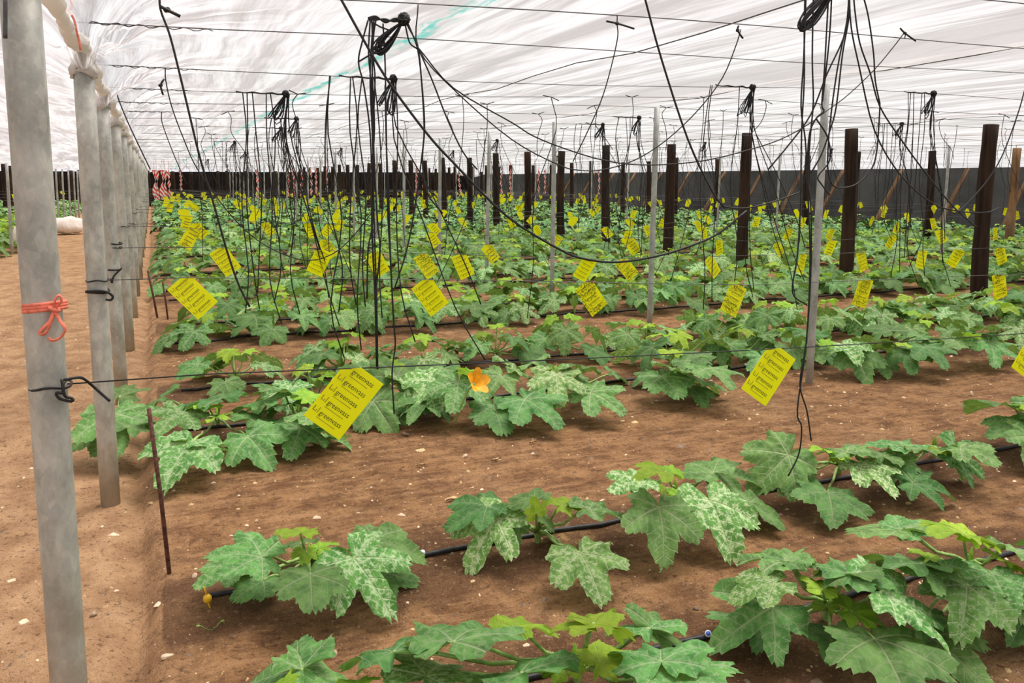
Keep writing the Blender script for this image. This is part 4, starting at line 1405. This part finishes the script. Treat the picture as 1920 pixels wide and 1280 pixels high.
# ------------------------------------------------------------------ black cords
def px_cord(name, pts, Y, r, parent=None, wob=0.0, sub=4, mat='cord', snap=False):
    P = []
    for i, p in enumerate(pts):
        yv = Y + (p[2] if len(p) > 2 else 0)
        P.append(plane_at(p[0], p[1], yv))
    if snap: P.insert(0, Vector((P[0].x, Y, wire_z(P[0].x, Y))))
    P = catmull(P, sub)
    vs, fs = tube(P, r, 5)
    return obj(name, mesh(name, vs, fs, M[mat]), parent)

def coil(parent, top, end, Y, n, spread, r, seed, extra=0.0):
    """a hank of loops hanging from the knot: top, end in pixels"""
    rng = random.Random(seed)
    A = plane_at(*top, Y); B = plane_at(*end, Y)
    ax = (B - A)
    side = Vector((-ax.z, 0, ax.x)).normalized()
    for i in range(n):
        w = spread * rng.uniform(.35, 1.0); f = rng.uniform(.8, 1.06); d = rng.uniform(-.02, .02); sh = rng.uniform(-.5, .5) * spread * 0.6
        pts = []
        for k in range(13):
            t = k / 12 * 2 * math.pi
            u = (1 - math.cos(t)) / 2
            pts.append(A + ax * (u * f) + side * (math.sin(t) * w * (0.25 + 0.75 * u) + sh * u) + Vector((0, d * math.sin(t) + 0.004 * math.sin(i), 0)))
        vs, fs = tube(catmull(pts, 2), r, 5)
        obj('loop', mesh('loop', vs, fs, M['cord']), parent)

def knot(parent, c, rad, seed, n=7, r=0.004):
    rng = random.Random(seed)
    vs, fs = [], []
    for i in range(n):
        ax = Vector((rng.uniform(-1, 1), rng.uniform(-1, 1), rng.uniform(-1, 1))).normalized()
        u = ax.orthogonal().normalized(); w = ax.cross(u)
        q = rad * rng.uniform(.6, 1.0)
        pts = [Vector(c) + (u * math.cos(t) + w * math.sin(t) * .8) * q for t in np.linspace(0, 6.4, 12)]
        tube(pts, r, 5, 1.0, vs, fs)
    obj('knot', mesh('knot', vs, fs, M['cord']), parent)

YB1 = 3.18
b1 = empty('cord_bundle', (0, 0, 0))
knot(b1, plane_at(757, 36, YB1), 0.030, 1, 16, 0.0045)
coil(b1, (752, 44), (706, 98), YB1, 14, 0.032, 0.0034, 2)
for i in range(6):
    d_ = (i - 2.5) * 1.4
    px_cord('wrap', [(690, 35 + d_ * .4), (705, 34 + d_), (722, 39 - d_), (738, 38 + d_ * .8), (752, 36 + d_ * .5)], YB1, 0.0033, b1)
for pts in ([(690, 38), (680, 75), (672, 116), (682, 160), (693, 240), (697, 330), (697, 430), (703, 560), (706, 690)],
            [(694, 38), (691, 100), (697, 170), (699, 240), (701, 400), (706, 560), (708, 692)],
            [(697, 38), (700, 110), (703, 150), (700, 240), (703, 330), (708, 420), (712, 470), (704, 560), (706, 640)],
            [(701, 38), (696, 90), (694, 160), (698, 250), (700, 330), (698, 420), (690, 470), (688, 560)],
            [(705, 36), (700, 70), (698, 140), (702, 240), (697, 330), (699, 460), (706, 600)],
            [(718, 44), (722, 120), (724, 240), (727, 400), (731, 470), (737, 590), (741, 645), (735, 700), (739, 776)],
            [(722, 160), (724, 260), (729, 380), (732, 480), (738, 600), (741, 640)],
            [(672, 116), (690, 105), (706, 96)], [(692, 38), (712, 50), (728, 56)],
            [(760, 42), (772, 62), (784, 92), (790, 150), (795, 240), (790, 300), (776, 400), (762, 470), (740, 540)],
            [(762, 44), (782, 88), (792, 170), (796, 240), (792, 300), (800, 360), (830, 400)],
            [(764, 42), (784, 90), (810, 150), (838, 222), (868, 285), (895, 318)],
            [(760, 48), (768, 80), (783, 92)]):
    px_cord('cord', pts, YB1, 0.0034, b1)
tag(b1, 'left bundle of knotted black cords hanging from an overhead wire to the third row', 'cords')

YB2 = 2.42
b2 = empty('cord_bundle', (0, 0, 0))
knot(b2, plane_at(1570, -28, YB2), 0.032, 5, 14, 0.0045)
coil(b2, (1564, -22), (1500, 55), YB2, 9, 0.040, 0.0034, 6)
for pts in ([(1512, -40), (1511, 0), (1507, 110), (1502, 200), (1510, 262), (1513, 330), (1519, 480), (1512, 640), (1495, 768), (1503, 800), (1498, 850), (1478, 892)],
            [(1510, -40), (1508, 60), (1508, 150), (1503, 250), (1501, 380), (1495, 480), (1486, 548), (1513, 572)],
            [(1526, -40), (1525, 0), (1523, 110), (1525, 190), (1519, 260), (1515, 340), (1521, 400), (1520, 520), (1512, 640), (1500, 720), (1513, 770), (1521, 826)],
            [(1555, -20), (1552, 20), (1546, 130), (1541, 195), (1545, 208), (1531, 221), (1518, 250), (1513, 310)],
            [(1560, -20), (1556, 60), (1548, 140), (1542, 190)],
            [(1530, 222), (1552, 258), (1556, 300), (1534, 330), (1540, 345), (1556, 365)],
            [(1592, -20), (1590, 20), (1582, 70), (1550, 140), (1520, 215), (1480, 270), (1440, 318)],
            [(1594, -10), (1588, 40), (1570, 130), (1556, 235), (1552, 310), (1560, 345), (1578, 352), (1606, 345), (1632, 320), (1643, 290), (1648, 235), (1650, 195)],
            [(1590, -20), (1592, 30), (1580, 100), (1568, 200), (1556, 245), (1540, 290), (1520, 325)],
            [(1592, -20), (1596, 50), (1610, 120), (1640, 245), (1690, 330), (1750, 382), (1800, 396), (1850, 398), (1872, 390)],
            [(1600, -20), (1603, 20), (1612, 80), (1632, 138), (1650, 200), (1690, 262), (1740, 330), (1790, 390), (1830, 425)],
            [(1615, -20), (1628, 30), (1638, 100), (1641, 150), (1650, 195)]):
    px_cord('cord', pts, YB2, 0.0031, b2)
tag(b2, 'right bundle of black cords cut by the top edge, ends dangling over the second row', 'cords')

for lab, Yc, r, pts in (
    ('long sagging black rope crossing from top centre down to the right', 3.0, 0.0050, [(625, -25), (640, 0), (690, 90), (735, 163), (800, 250), (850, 305), (950, 405), (1050, 468), (1100, 486), (1160, 491), (1240, 478), (1310, 455), (1350, 435), (1400, 395)]),
    ('taut black rope slanting from the top edge towards the timber posts', 2.6, 0.0040, [(1205, -15), (1210, 0), (1240, 110), (1290, 262), (1335, 358), (1357, 388)]),
    ('slack black cord sagging from the left bundle across to the right bundle', 3.1, 0.0030, [(783, 88), (850, 165), (960, 230), (1000, 255), (1060, 279), (1130, 300), (1200, 309), (1280, 306), (1350, 295), (1440, 270), (1490, 248), (1532, 222)]),
    ('slack black cord sagging from the left bundle up to the wire tie', 3.2, 0.0028, [(785, 92), (855, 172), (960, 262), (1045, 308), (1085, 319), (1130, 318), (1190, 300), (1250, 262), (1310, 205), (1355, 145), (1380, 85), (1389, 55)]),
    ('black cord curving down from the wire tie left of the pipe', 3.18, 0.0026, [(1157, 46), (1158, 70), (1146, 125), (1128, 186), (1100, 250), (1074, 303)]),
    ('black cord slanting from the right wire tie to the bundled cords', 3.18, 0.0026, [(1697, 60), (1680, 82), (1640, 130), (1590, 178), (1550, 208), (1530, 222)]),
    ('black cord tied near the posts slanting down to the fourth row', 3.18, 0.0040, [(301, 18), (318, 65), (336, 135), (360, 235), (376, 300), (400, 380), (424, 465), (446, 530), (468, 575)]),
    ('thin black cord sagging low between the posts and the left bundle', 5.45, 0.0036, [(311, 152), (322, 200), (345, 262), (372, 320), (430, 400), (480, 448), (530, 476), (580, 488), (625, 475), (660, 445), (700, 395)]),
    ('thin black cord running from the third post head down along the row', 6.6, 0.0045, [(221, 182), (238, 225), (258, 268), (282, 318)]),
    ('thin black cord beside the fifth post', 8.6, 0.0045, [(304, 230), (320, 275), (338, 318), (350, 345)]),
    ('pale cord hanging at the right picture edge', 2.5, 0.0028, [(1921, 170), (1908, 215), (1880, 290), (1850, 340), (1810, 385), (1790, 400)]),
    ('cord end swinging under the taut rope', 2.6, 0.0030, [(1357, 388), (1400, 390), (1450, 378), (1500, 360)])):
    P0 = plane_at(pts[0][0], pts[0][1], Yc)
    snap = P0.z > 1.9 and min(abs(Yc - q) for q in WIRE_Y) < .05
    o = px_cord('slack_rope', pts, Yc, r, snap=snap)
    tag(o, lab, 'rope')
# tie tails on the wires
for (a, b_, Yc, lab) in (((1137, 40), (1189, 54), 3.18, 'frayed black tie on the overhead wire above the steel pipes'), ((1385, 48), (1393, 72), 3.18, 'short black tie knotted on the overhead wire at centre right'),
                   ((1688, 53), (1717, 77), 3.18, 'slanting black tie on the overhead wire at upper right'), ((300, 12), (338, 31), 2.42, 'stiff black tie end on the wire near the posts'),
                   ((308, 148), (306, 178), 4.0, 'small hooked black tie on the wire by the third post')):
    c_ = ((a[0] + b_[0]) / 2 - 6, (a[1] + b_[1]) / 2 - 3)
    o = empty('wire_tie')
    px_cord('tail', [a, c_, b_], Yc - 0.01, 0.0045, o, sub=2)
    q = plane_at(c_[0], c_[1], Yc)
    knot(o, q, 0.010, 7, 4, 0.003)
    tag(o, lab, 'tie')

# background bundles and single cords hanging from the far wires
def bg_bundle(seed, drop):
    rng = random.Random(seed)
    o = empty('cord_bundle')
    vs, fs = [], []
    for i in range(8):
        ax = Vector((rng.uniform(-1, 1), rng.uniform(-1, 1), rng.uniform(-1, 1))).normalized(); u = ax.orthogonal().normalized(); w = ax.cross(u)
        tube([(u * math.cos(t) + w * math.sin(t)) * 0.024 for t in np.linspace(0, 6.3, 9)], 0.006, 4, 1, vs, fs)
    obj('knot', mesh('knot', vs, fs, M['cord']), o)
    for i in range(5):
        w_ = rng.uniform(.015, .045); f = rng.uniform(.16, .24); lean = rng.uniform(-.14, -.02)
        pts = []
        for k in range(11):
            t = k / 10 * 2 * math.pi; u = (1 - math.cos(t)) / 2
            pts.append(Vector((lean * u + math.sin(t) * w_ * u, rng.uniform(-.01, .01), -u * f)))
        vs, fs = tube(pts, 0.0045, 4)
        obj('loop', mesh('loop', vs, fs, M['cord']), o)
    vs, fs = tube([(0, 0, 0), (-0.06, 0, -0.006), (-0.1, 0, 0.003), (-0.17, 0, -0.005), (-0.24, 0, 0.002), (-0.30, 0, -0.004), (-0.36, 0, 0.004)], [.009, .006, .008, .005, .007, .004, .005], 5)
    obj('wrap', mesh('wrap', vs, fs, M['cord']), o)
    for i in range(9):
        x = rng.choice([rng.uniform(-.42, -.10), rng.uniform(0, .03)])
        run = 0 if x < 0 else rng.choice([.1, .3, .6, .05])
        d_ = drop * rng.uniform(.6, 1.0)
        pts = [Vector((x, 0, 0)), Vector((x + rng.uniform(-.05, .03), 0, -d_ * .2)), Vector((x + run * .4 + rng.uniform(-.06, .06), rng.uniform(-.04, .04), -d_ * .5)),
               Vector((x + run * .7 + rng.uniform(-.06, .06), rng.uniform(-.05, .05), -d_ * .8)), Vector((x + run + rng.uniform(-.05, .05), rng.uniform(-.05, .05), -d_))]
        vs, fs = tube(catmull(pts, 3), 0.0045, 4)
        obj('cord', mesh('cord', vs, fs, M['cord']), o)
    return o
BG = []
BGP = [(536, 186, 1.95), (556, 236, 1.9), (527, 246, 1.7), (440, 272, 1.8), (738, 160, 2.0), (1410, 196, 1.9), (1750, 184, 1.9), (1198, 238, 1.8), (1130, 250, 1.8),
       (932, 272, 1.8), (850, 290, 1.7), (1322, 278, 1.7), (1690, 250, 1.8), (640, 285, 1.6), (460, 290, 1.6), (700, 300, 1.6), (1260, 280, 1.6), (1560, 285, 1.7), (1045, 300, 1.5), (390, 300, 1.5)]
blabs = ['large knotted cord bundle left of centre, hanging by a wrapped wire', 'cord bundle just below and right of the large left-centre bundle', 'small cord bundle tucked beside the left-centre bundles',
         'dark cord bundle low above the left crop, far back', 'cord bundle directly behind the left foreground bundle', 'cord bundle hanging above the third timber post', 'cord bundle hanging between the two big timber posts',
         'cord bundle right of the second steel pipe', 'cord bundle left of the second steel pipe']
for i, (px, py, dr) in enumerate(BGP):
    p = ground_at(px, py, 2.24)
    Yn = min(WIRE_Y, key=lambda q: abs(q - p.y))
    p = plane_at(px, py, Yn); p.z = wire_z(p.x, Yn)
    if len(BG) < 6:
        o = bg_bundle(60 + i, 1.9); BG.append(o)
    else:
        o = copy_tree(BG[i % 6])
    o.location = p
    s = 1.0 if i < 9 else 1.15
    o.scale = (s, s, dr / 1.9)
    o['label'] = blabs[i] if i < len(blabs) else 'small far cord bundle, %s of these counted from the left' % ORD[sorted(q[0] for q in BGP[len(blabs):]).index(px)]
    o['category'] = 'cords'
    o['group'] = 'cord bundles in the background'
# single cords
CM = []
for i in range(14):
    rng = random.Random(800 + i)
    d_ = rng.choice([.5, .9, 1.3, 1.7, 1.9, 2.1])
    run = rng.choice([0, 0, .15, -.2, .5, -.5, .8])
    pts = [Vector((0, 0, 0)), Vector((rng.uniform(-.05, .05), 0, -d_ * .15)), Vector((run * .35 + rng.uniform(-.08, .08), 0, -d_ * .45)), Vector((run * .7 + rng.uniform(-.08, .08), 0, -d_ * .75)), Vector((run, 0, -d_))]
    vs, fs = tube(catmull(pts, 3), 0.0038, 4)
    tube([Vector((-.07, 0, .012)), Vector((0, 0, 0)), Vector((.07, 0, -.012 * rng.choice([-2, 1, 3])))], 0.0042, 4, 1, vs, fs)
    CM.append(mesh('hanging_cord', vs, fs, M['cord']))
rngs = random.Random(5)
cnt = 0
for k, Y in enumerate(WIRE_Y):
    if Y < 6: continue
    x = rngs.uniform(.3, 1.5)
    ck = 0
    while x < 22.5 and cnt < 290:
        q = project((x, Y, 2.2))
        if q[0] > 1960: break
        o = obj('hanging_cord', rngs.choice(CM), None, (x, Y, wire_z(x, Y)), (0, 0, rngs.choice([0, math.pi]) + rngs.uniform(-.5, .5)), (1, 1, rngs.uniform(.8, 1.05)))
        tag(o, '%s single black cord from the left on the %s overhead wire from the front' % (ORD[min(ck, 34)], ORD[k]), 'cord', 'single hanging cords in the background')
        ck += 1
        cnt += 1
        x += rngs.uniform(.55, 1.6) * (1.0 if Y < 24 else 1.3)

# ------------------------------------------------------------------ red and white tape strips
def tape_mesh(seed, turns):
    vs, fs, uv = [], [], []
    n = 26
    rng = random.Random(seed)
    for i in range(n + 1):
        t = i / n
        a = turns * 2 * math.pi * t
        for s in (-1, 1):
            vs.append(Vector((s * 0.05 * math.cos(a) + 0.02 * math.sin(t * 7 + seed), s * 0.05 * math.sin(a), -t)))
            uv.append((0.5 + 0.5 * s, t))
    for i in range(n):
        fs.append((2 * i, 2 * i + 1, 2 * i + 3, 2 * i + 2))
    m = mesh('tape', vs, fs, M['tape'])
    l_ = m.uv_layers.new(name='UVMap')
    for lp in m.loops: l_.data[lp.index].uv = uv[lp.vertex_index]
    return m
TM = [tape_mesh(i, (.6, 1.6, 2.4)[i]) for i in range(3)]
for i, px in enumerate((289, 293, 304, 308, 316, 338, 482, 540, 549, 565, 583, 592, 612, 781, 795, 861, 940, 957, 1010, 1022, 1123)):
    Yt = 30.6
    p = plane_at(px, 322, Yt)
    big = i < 4
    o = empty('striped_tape', (p.x, Yt, wire_z(p.x, Yt)))
    obj('strip', TM[0 if big else 1 + i % 2], o, (0, 0, -0.36), (0, 0.02 * (i % 3 - 1), 0.4 * i if not big else 0.2), (1.5 if big else 1.0, 1.0, 1.0 if i != 5 else .7))
    vs, fs = tube([(0, 0, 0.01), (0.01, 0, -.18), (0, 0, -.38)], .005, 4)
    obj('string', mesh('string', vs, fs, M['tape']), o)
    tag(o, '%s red and white tape from the left, %s' % (ORD[i], 'hanging beside the post row' if big else 'twisted across the far rows'), 'tape', 'striped tapes')

# ------------------------------------------------------------------ ribbon, ties and strings on the near posts
rb = empty('ribbon', (POLE_X, POLE_Y0, 1.272))
R0 = 0.050
for dz in (-.006, .002, .009):
    pts = [(math.cos(a) * R0, math.sin(a) * R0, dz + 0.006 * math.cos(a + 1)) for a in np.linspace(0, 2 * math.pi, 25)]
    vs, fs = tube(pts, 0.0042, 5, 1.2)
    obj('band', mesh('band', vs, fs, M['ribbon']), rb)
kx, ky = 0.026, -0.047
for nm, pts, r in (('bow_loop', [(kx, ky, 0), (kx + .004, ky - .01, .025), (kx + .014, ky - .012, .036), (kx + .018, ky - .01, .02), (kx, ky, 0)], .006),
                   ('bow_loop', [(kx, ky, 0), (kx - .012, ky - .012, -.030), (kx - .030, ky - .012, -.048), (kx - .036, ky - .010, -.060), (kx - .022, ky - .014, -.058), (kx - .004, ky - .008, -.02), (kx, ky, 0)], .006),
                   ('bow_loop', [(kx, ky, 0), (kx + .012, ky - .012, -.03), (kx + .022, ky - .012, -.052), (kx + .008, ky - .014, -.074), (kx - .010, ky - .016, -.078), (kx - .016, ky - .014, -.070)], .0055),
                   ('knot', [(kx - .01, ky - .002, .004), (kx, ky - .009, 0), (kx + .010, ky, -.003)], .009)):
    vs, fs = tube(catmull(pts, 3), r, 6, 0.5)
    obj(nm, mesh(nm, vs, fs, M['ribbon']), rb)
tag(rb, 'orange ribbon tied in a bow around the nearest post', 'ribbon')

o = empty('black_tie')
for pts in ([(116, 711, -.05), (118, 735, -.06), (106, 736, -.06), (112, 747, -.06), (135, 752, -.06), (134, 746, -.06), (122, 742, -.06), (118, 722, -.06), (122, 714, -.05)],
            [(120, 712, -.05), (140, 708, -.04), (155, 709, -.02), (172, 722, 0), (190, 738, 0), (206, 752, .0)]):
    px_cord('strand', pts, 2.42, 0.0040, o)
tag(o, 'loose black tie curling off the wire at the nearest post', 'tie')
o = empty('black_tie')
pts = [(POLE_X + math.cos(a) * .05, POLE_YS[1] + math.sin(a) * .05, 1.055 + .003 * math.sin(2 * a)) for a in np.linspace(0, 6.3, 20)]
vs, fs = tube(pts, 0.006, 5, 1.3)
obj('band', mesh('band', vs, fs, M['cord']), o)
px_cord('strand', [(160, 547, -.05), (185, 545, -.06), (200, 547, -.06), (211, 555, -.05), (208, 562, -.05), (198, 561, -.05)], POLE_YS[1], .006, o)
tag(o, 'black tie wrapped around the second galvanized post', 'tie')
o = empty('black_tie')
pts = [(POLE_X + math.cos(a) * .05, POLE_YS[2] + math.sin(a) * .05, 1.14 + .003 * math.sin(2 * a)) for a in np.linspace(0, 6.3, 20)]
vs, fs = tube(pts, 0.006, 5)
obj('band', mesh('band', vs, fs, M['cord']), o)
px_cord('strand', [(202, 506, -.05), (222, 506, -.06), (228, 503, -.06), (213, 518, -.06), (210, 530, -.06), (207, 522, -.06)], POLE_YS[2], .006, o)
tag(o, 'frayed black tie on the third galvanized post', 'tie')
o = empty('pink_string')
px_cord('loop', [(118, -6), (117, 6), (125, 18), (133, 16), (134, 4), (128, -6)], 3.6, .0045, o, mat='pink')
px_cord('strand', [(126, 18), (138, 35), (143, 55), (148, 75), (151, 94)], 3.6, .0045, o, mat='pink')
tag(o, 'salmon string dangling at the top left between the first posts', 'string')
o = px_cord('grey_wire_tail', [(10, -4), (10, 30), (10, 72)], 2.3, .005)
o.data.materials[0] = M['wire']
tag(o, 'short grey wire tail at the top left corner', 'wire')

# ------------------------------------------------------------------ rods
def rod(a, b_, r, lab):
    vs, fs = tube([a, Vector(a).lerp(Vector(b_), .5) + Vector((.004, 0, 0)), b_], [r, r, r * .95], 8)
    tag(obj('rusty_rod', mesh('rod', vs, fs, M['rust'])), lab, 'rod')
a = ground_at(319, 1081, 0.0); a.z = gz(a.x, a.y) - .05
rod(a, plane_at(279, 766, a.y + .02), .0085, 'rusty iron rod leaning near the front posts')
a = ground_at(297, 600, 0.0); a.z -= .05
rod(a, plane_at(277, 507, a.y), .012, 'thin rusty rod leaning by the fourth galvanized post')
a = ground_at(316, 605, 0.0); a.z -= .05
rod(a, plane_at(305, 528, a.y), .010, 'thin dark stake beside the leaning rod near the fourth post')

# ------------------------------------------------------------------ stones, chips and dry scraps
STONES = [(315, 1252, .020, .013, .008, 'chip', 'pale flat stone chip at the lower left'), (622, 1249, .019, .017, .014, 'stone', 'round tan stone beside the bottom left squash leaf'),
          (600, 1243, .009, .008, .005, 'chip', 'small pale pebble next to the round stone'), (1129, 1137, .012, .010, .008, 'stone', 'oval pebble on bare soil behind the bottom plant'),
          (1529, 988, .016, .012, .008, 'stone_dark', 'flat dark stone between the first and second rows'), (760, 823, .030, .016, .013, 'stone_dark', 'brown stone in front of the third row cords'),
          (575, 843, .035, .016, .010, 'chip', 'pale flat chip below the nearest yellow card'), (872, 860, .022, .012, .010, 'chip', 'white chip on the soil strip at centre'),
          (480, 1128, .026, .02, .02, 'stone_dark', 'clod half buried beside the yellow valve'), (1305, 1157, .012, .01, .008, 'stone_dark', 'dark pebble left of the front row emitter'),
          (175, 1135, .014, .010, .010, 'stone', 'small stone in the bed edge by the nearest post'), (1015, 765, .02, .012, .01, 'chip', 'pale chip right of the orange flower'),
          (1820, 746, .012, .010, .02, 'chip', 'upright pale chip at the right of the soil strip'), (365, 1090, .010, .010, .010, 'chip', 'tiny white pebble by the rusty rod foot')]
for i, (px, py, a_, b_, c_, mt, lab) in enumerate(STONES):
    p = ground_at(px, py, 0.0)
    p.z = gz(p.x, p.y) + c_ * .5
    vs, fs = blob(200 + i, a_, b_, c_, 12, 8, .22, 1.6)
    tag(obj('stone', mesh('stone', vs, fs, M[mt]), None, p, (0, 0, i)), lab, 'stone')
SCR = [(855, 947, .11, 'curled dry leaf scrap behind the second row'), (790, 880, .05, 'dry twig scrap on the centre soil strip'), (1495, 712, .09, 'dry pale leaf at the foot of the first pipe'),
       (930, 870, .06, 'torn dry scrap on the soil strip above the second row'), (1000, 838, .05, 'dark dry scrap in front of the third row'), (1310, 768, .06, 'dry scrap beside the second yellow card'), (1345, 1020, .03, 'short dry stalk beside the mottled leaf')]
for i, (px, py, L_, lab) in enumerate(SCR):
    rng = random.Random(i)
    p = ground_at(px, py, 0.0)
    n = 9
    vs, fs = [], []
    for j in range(n):
        t = j / (n - 1)
        w = L_ * .16 * math.sin(t * math.pi * .9 + .2) * rng.uniform(.6, 1.2)
        for s in (-1, 0, 1):
            vs.append(Vector(((t - .5) * L_ + rng.uniform(-.003, .003), s * w + .1 * L_ * math.sin(t * 5 + i), .006 + (abs(s) * .010 + rng.uniform(0, .006)))))
    for j in range(n - 1):
        for s in range(2):
            q = j * 3 + s
            fs.append((q, q + 1, q + 4, q + 3))
    p.z = gz(p.x, p.y)
    tag(obj('dry_scrap', mesh('dry_scrap', vs, fs, M['straw']), None, p, (0, 0, rng.uniform(-.5, .3))), lab, 'dry leaf')

# uncountable chaff and grit on the near soil
rng = np.random.RandomState(8)
N = 9000
cx = rng.uniform(-2.4, 7.5, N); cy = 1.6 + (rng.uniform(0, 1, N) ** 1.5) * 9.0
cz = ground_height(cx, cy)
sz = np.exp(rng.normal(-5.15, .55, N)); asp = rng.uniform(.25, .9, N); an = rng.uniform(0, 6.28, N); th = sz * rng.uniform(.2, .7, N)
corner = np.array([(-1, -1), (1, -.8), (.9, 1), (-.8, .9)])
V = np.zeros((N, 5, 3)); ca, sa = np.cos(an), np.sin(an)
for k in range(4):
    lx = corner[k, 0] * sz; ly = corner[k, 1] * sz * asp
    V[:, k, 0] = cx + lx * ca - ly * sa; V[:, k, 1] = cy + lx * sa + ly * ca; V[:, k, 2] = cz - .002
V[:, 4, 0] = cx; V[:, 4, 1] = cy; V[:, 4, 2] = cz + th + .001
b0 = np.arange(N) * 5
Fq = np.concatenate([np.stack([b0 + k, b0 + (k + 1) % 4, b0 + 4], 1) for k in range(4)])
gm2 = np_mesh('soil_grit', V.reshape(-1, 3), Fq, M['straw'])
gm2.materials.append(M['stone_dark']); gm2.materials.append(M['chip'])
mi = rng.choice([0, 1, 1, 2], N)
gm2.polygons.foreach_set('material_index', np.tile(mi, 4).astype(np.int32))
tag(obj('soil_grit', gm2), 'scattered chaff, grit and crumbs on the soil', 'grit', kind='stuff')

# seedling weed near the valve
p = ground_at(398, 1200, 0.0); p.z = gz(p.x, p.y)
wo = empty('weed_seedling', p)
for s, ln in ((-1, .035), (1, .028)):
    vs, fs = tube([(0, 0, 0), (s * ln * .6, 0, .012), (s * ln, 0, .025)], .0014, 5)
    obj('stalk', mesh('stalk', vs, fs, M['stem']), wo)
    vs = [Vector((s * ln, 0, .025)), Vector((s * (ln + .006), -.006, .027)), Vector((s * (ln + .015), -.002, .026)), Vector((s * (ln + .014), .005, .028)), Vector((s * (ln + .005), .006, .028))]
    me = mesh('seed_leaf', vs, [(0, 1, 2, 3, 4)], M['far_y'])
    obj('seed_leaf', me, wo)
tag(wo, 'tiny green weed seedling below the yellow valve', 'weed')

# ------------------------------------------------------------------ white sacks on the path
for i, (x, Y, a_, b_, c_, lab) in enumerate(((-2.38, 27.8, .55, .36, .27, 'plump white sack lying on the path between the first posts'),
                                      (-2.72, 21.9, .26, .3, .34, 'white sack leaning by the thin post on the left'), (-2.4, 45.5, .45, .35, .3, 'farthest white sack beside the path'))):
    o = empty('white_sack', (x, Y, c_ * .82))
    vs, fs = blob(600 + i, a_, b_, c_, 22, 14, .10, 1.5)
    for v in vs:
        v.z = max(v.z, -c_ * .82)
        v.z += .02 * math.sin(v.x * 18 + v.y * 9)
    obj('body', mesh('body', vs, fs, M['bag']), o)
    vs, fs = tube([(a_ * .80, 0, 0.05), (a_ * .98, .02, .04), (a_ * 1.10, .03, .07)], [.10, .05, .09], 10)
    obj('tied_mouth', mesh('tied_mouth', vs, fs, M['bag']), o)
    tag(o, lab, 'sack')
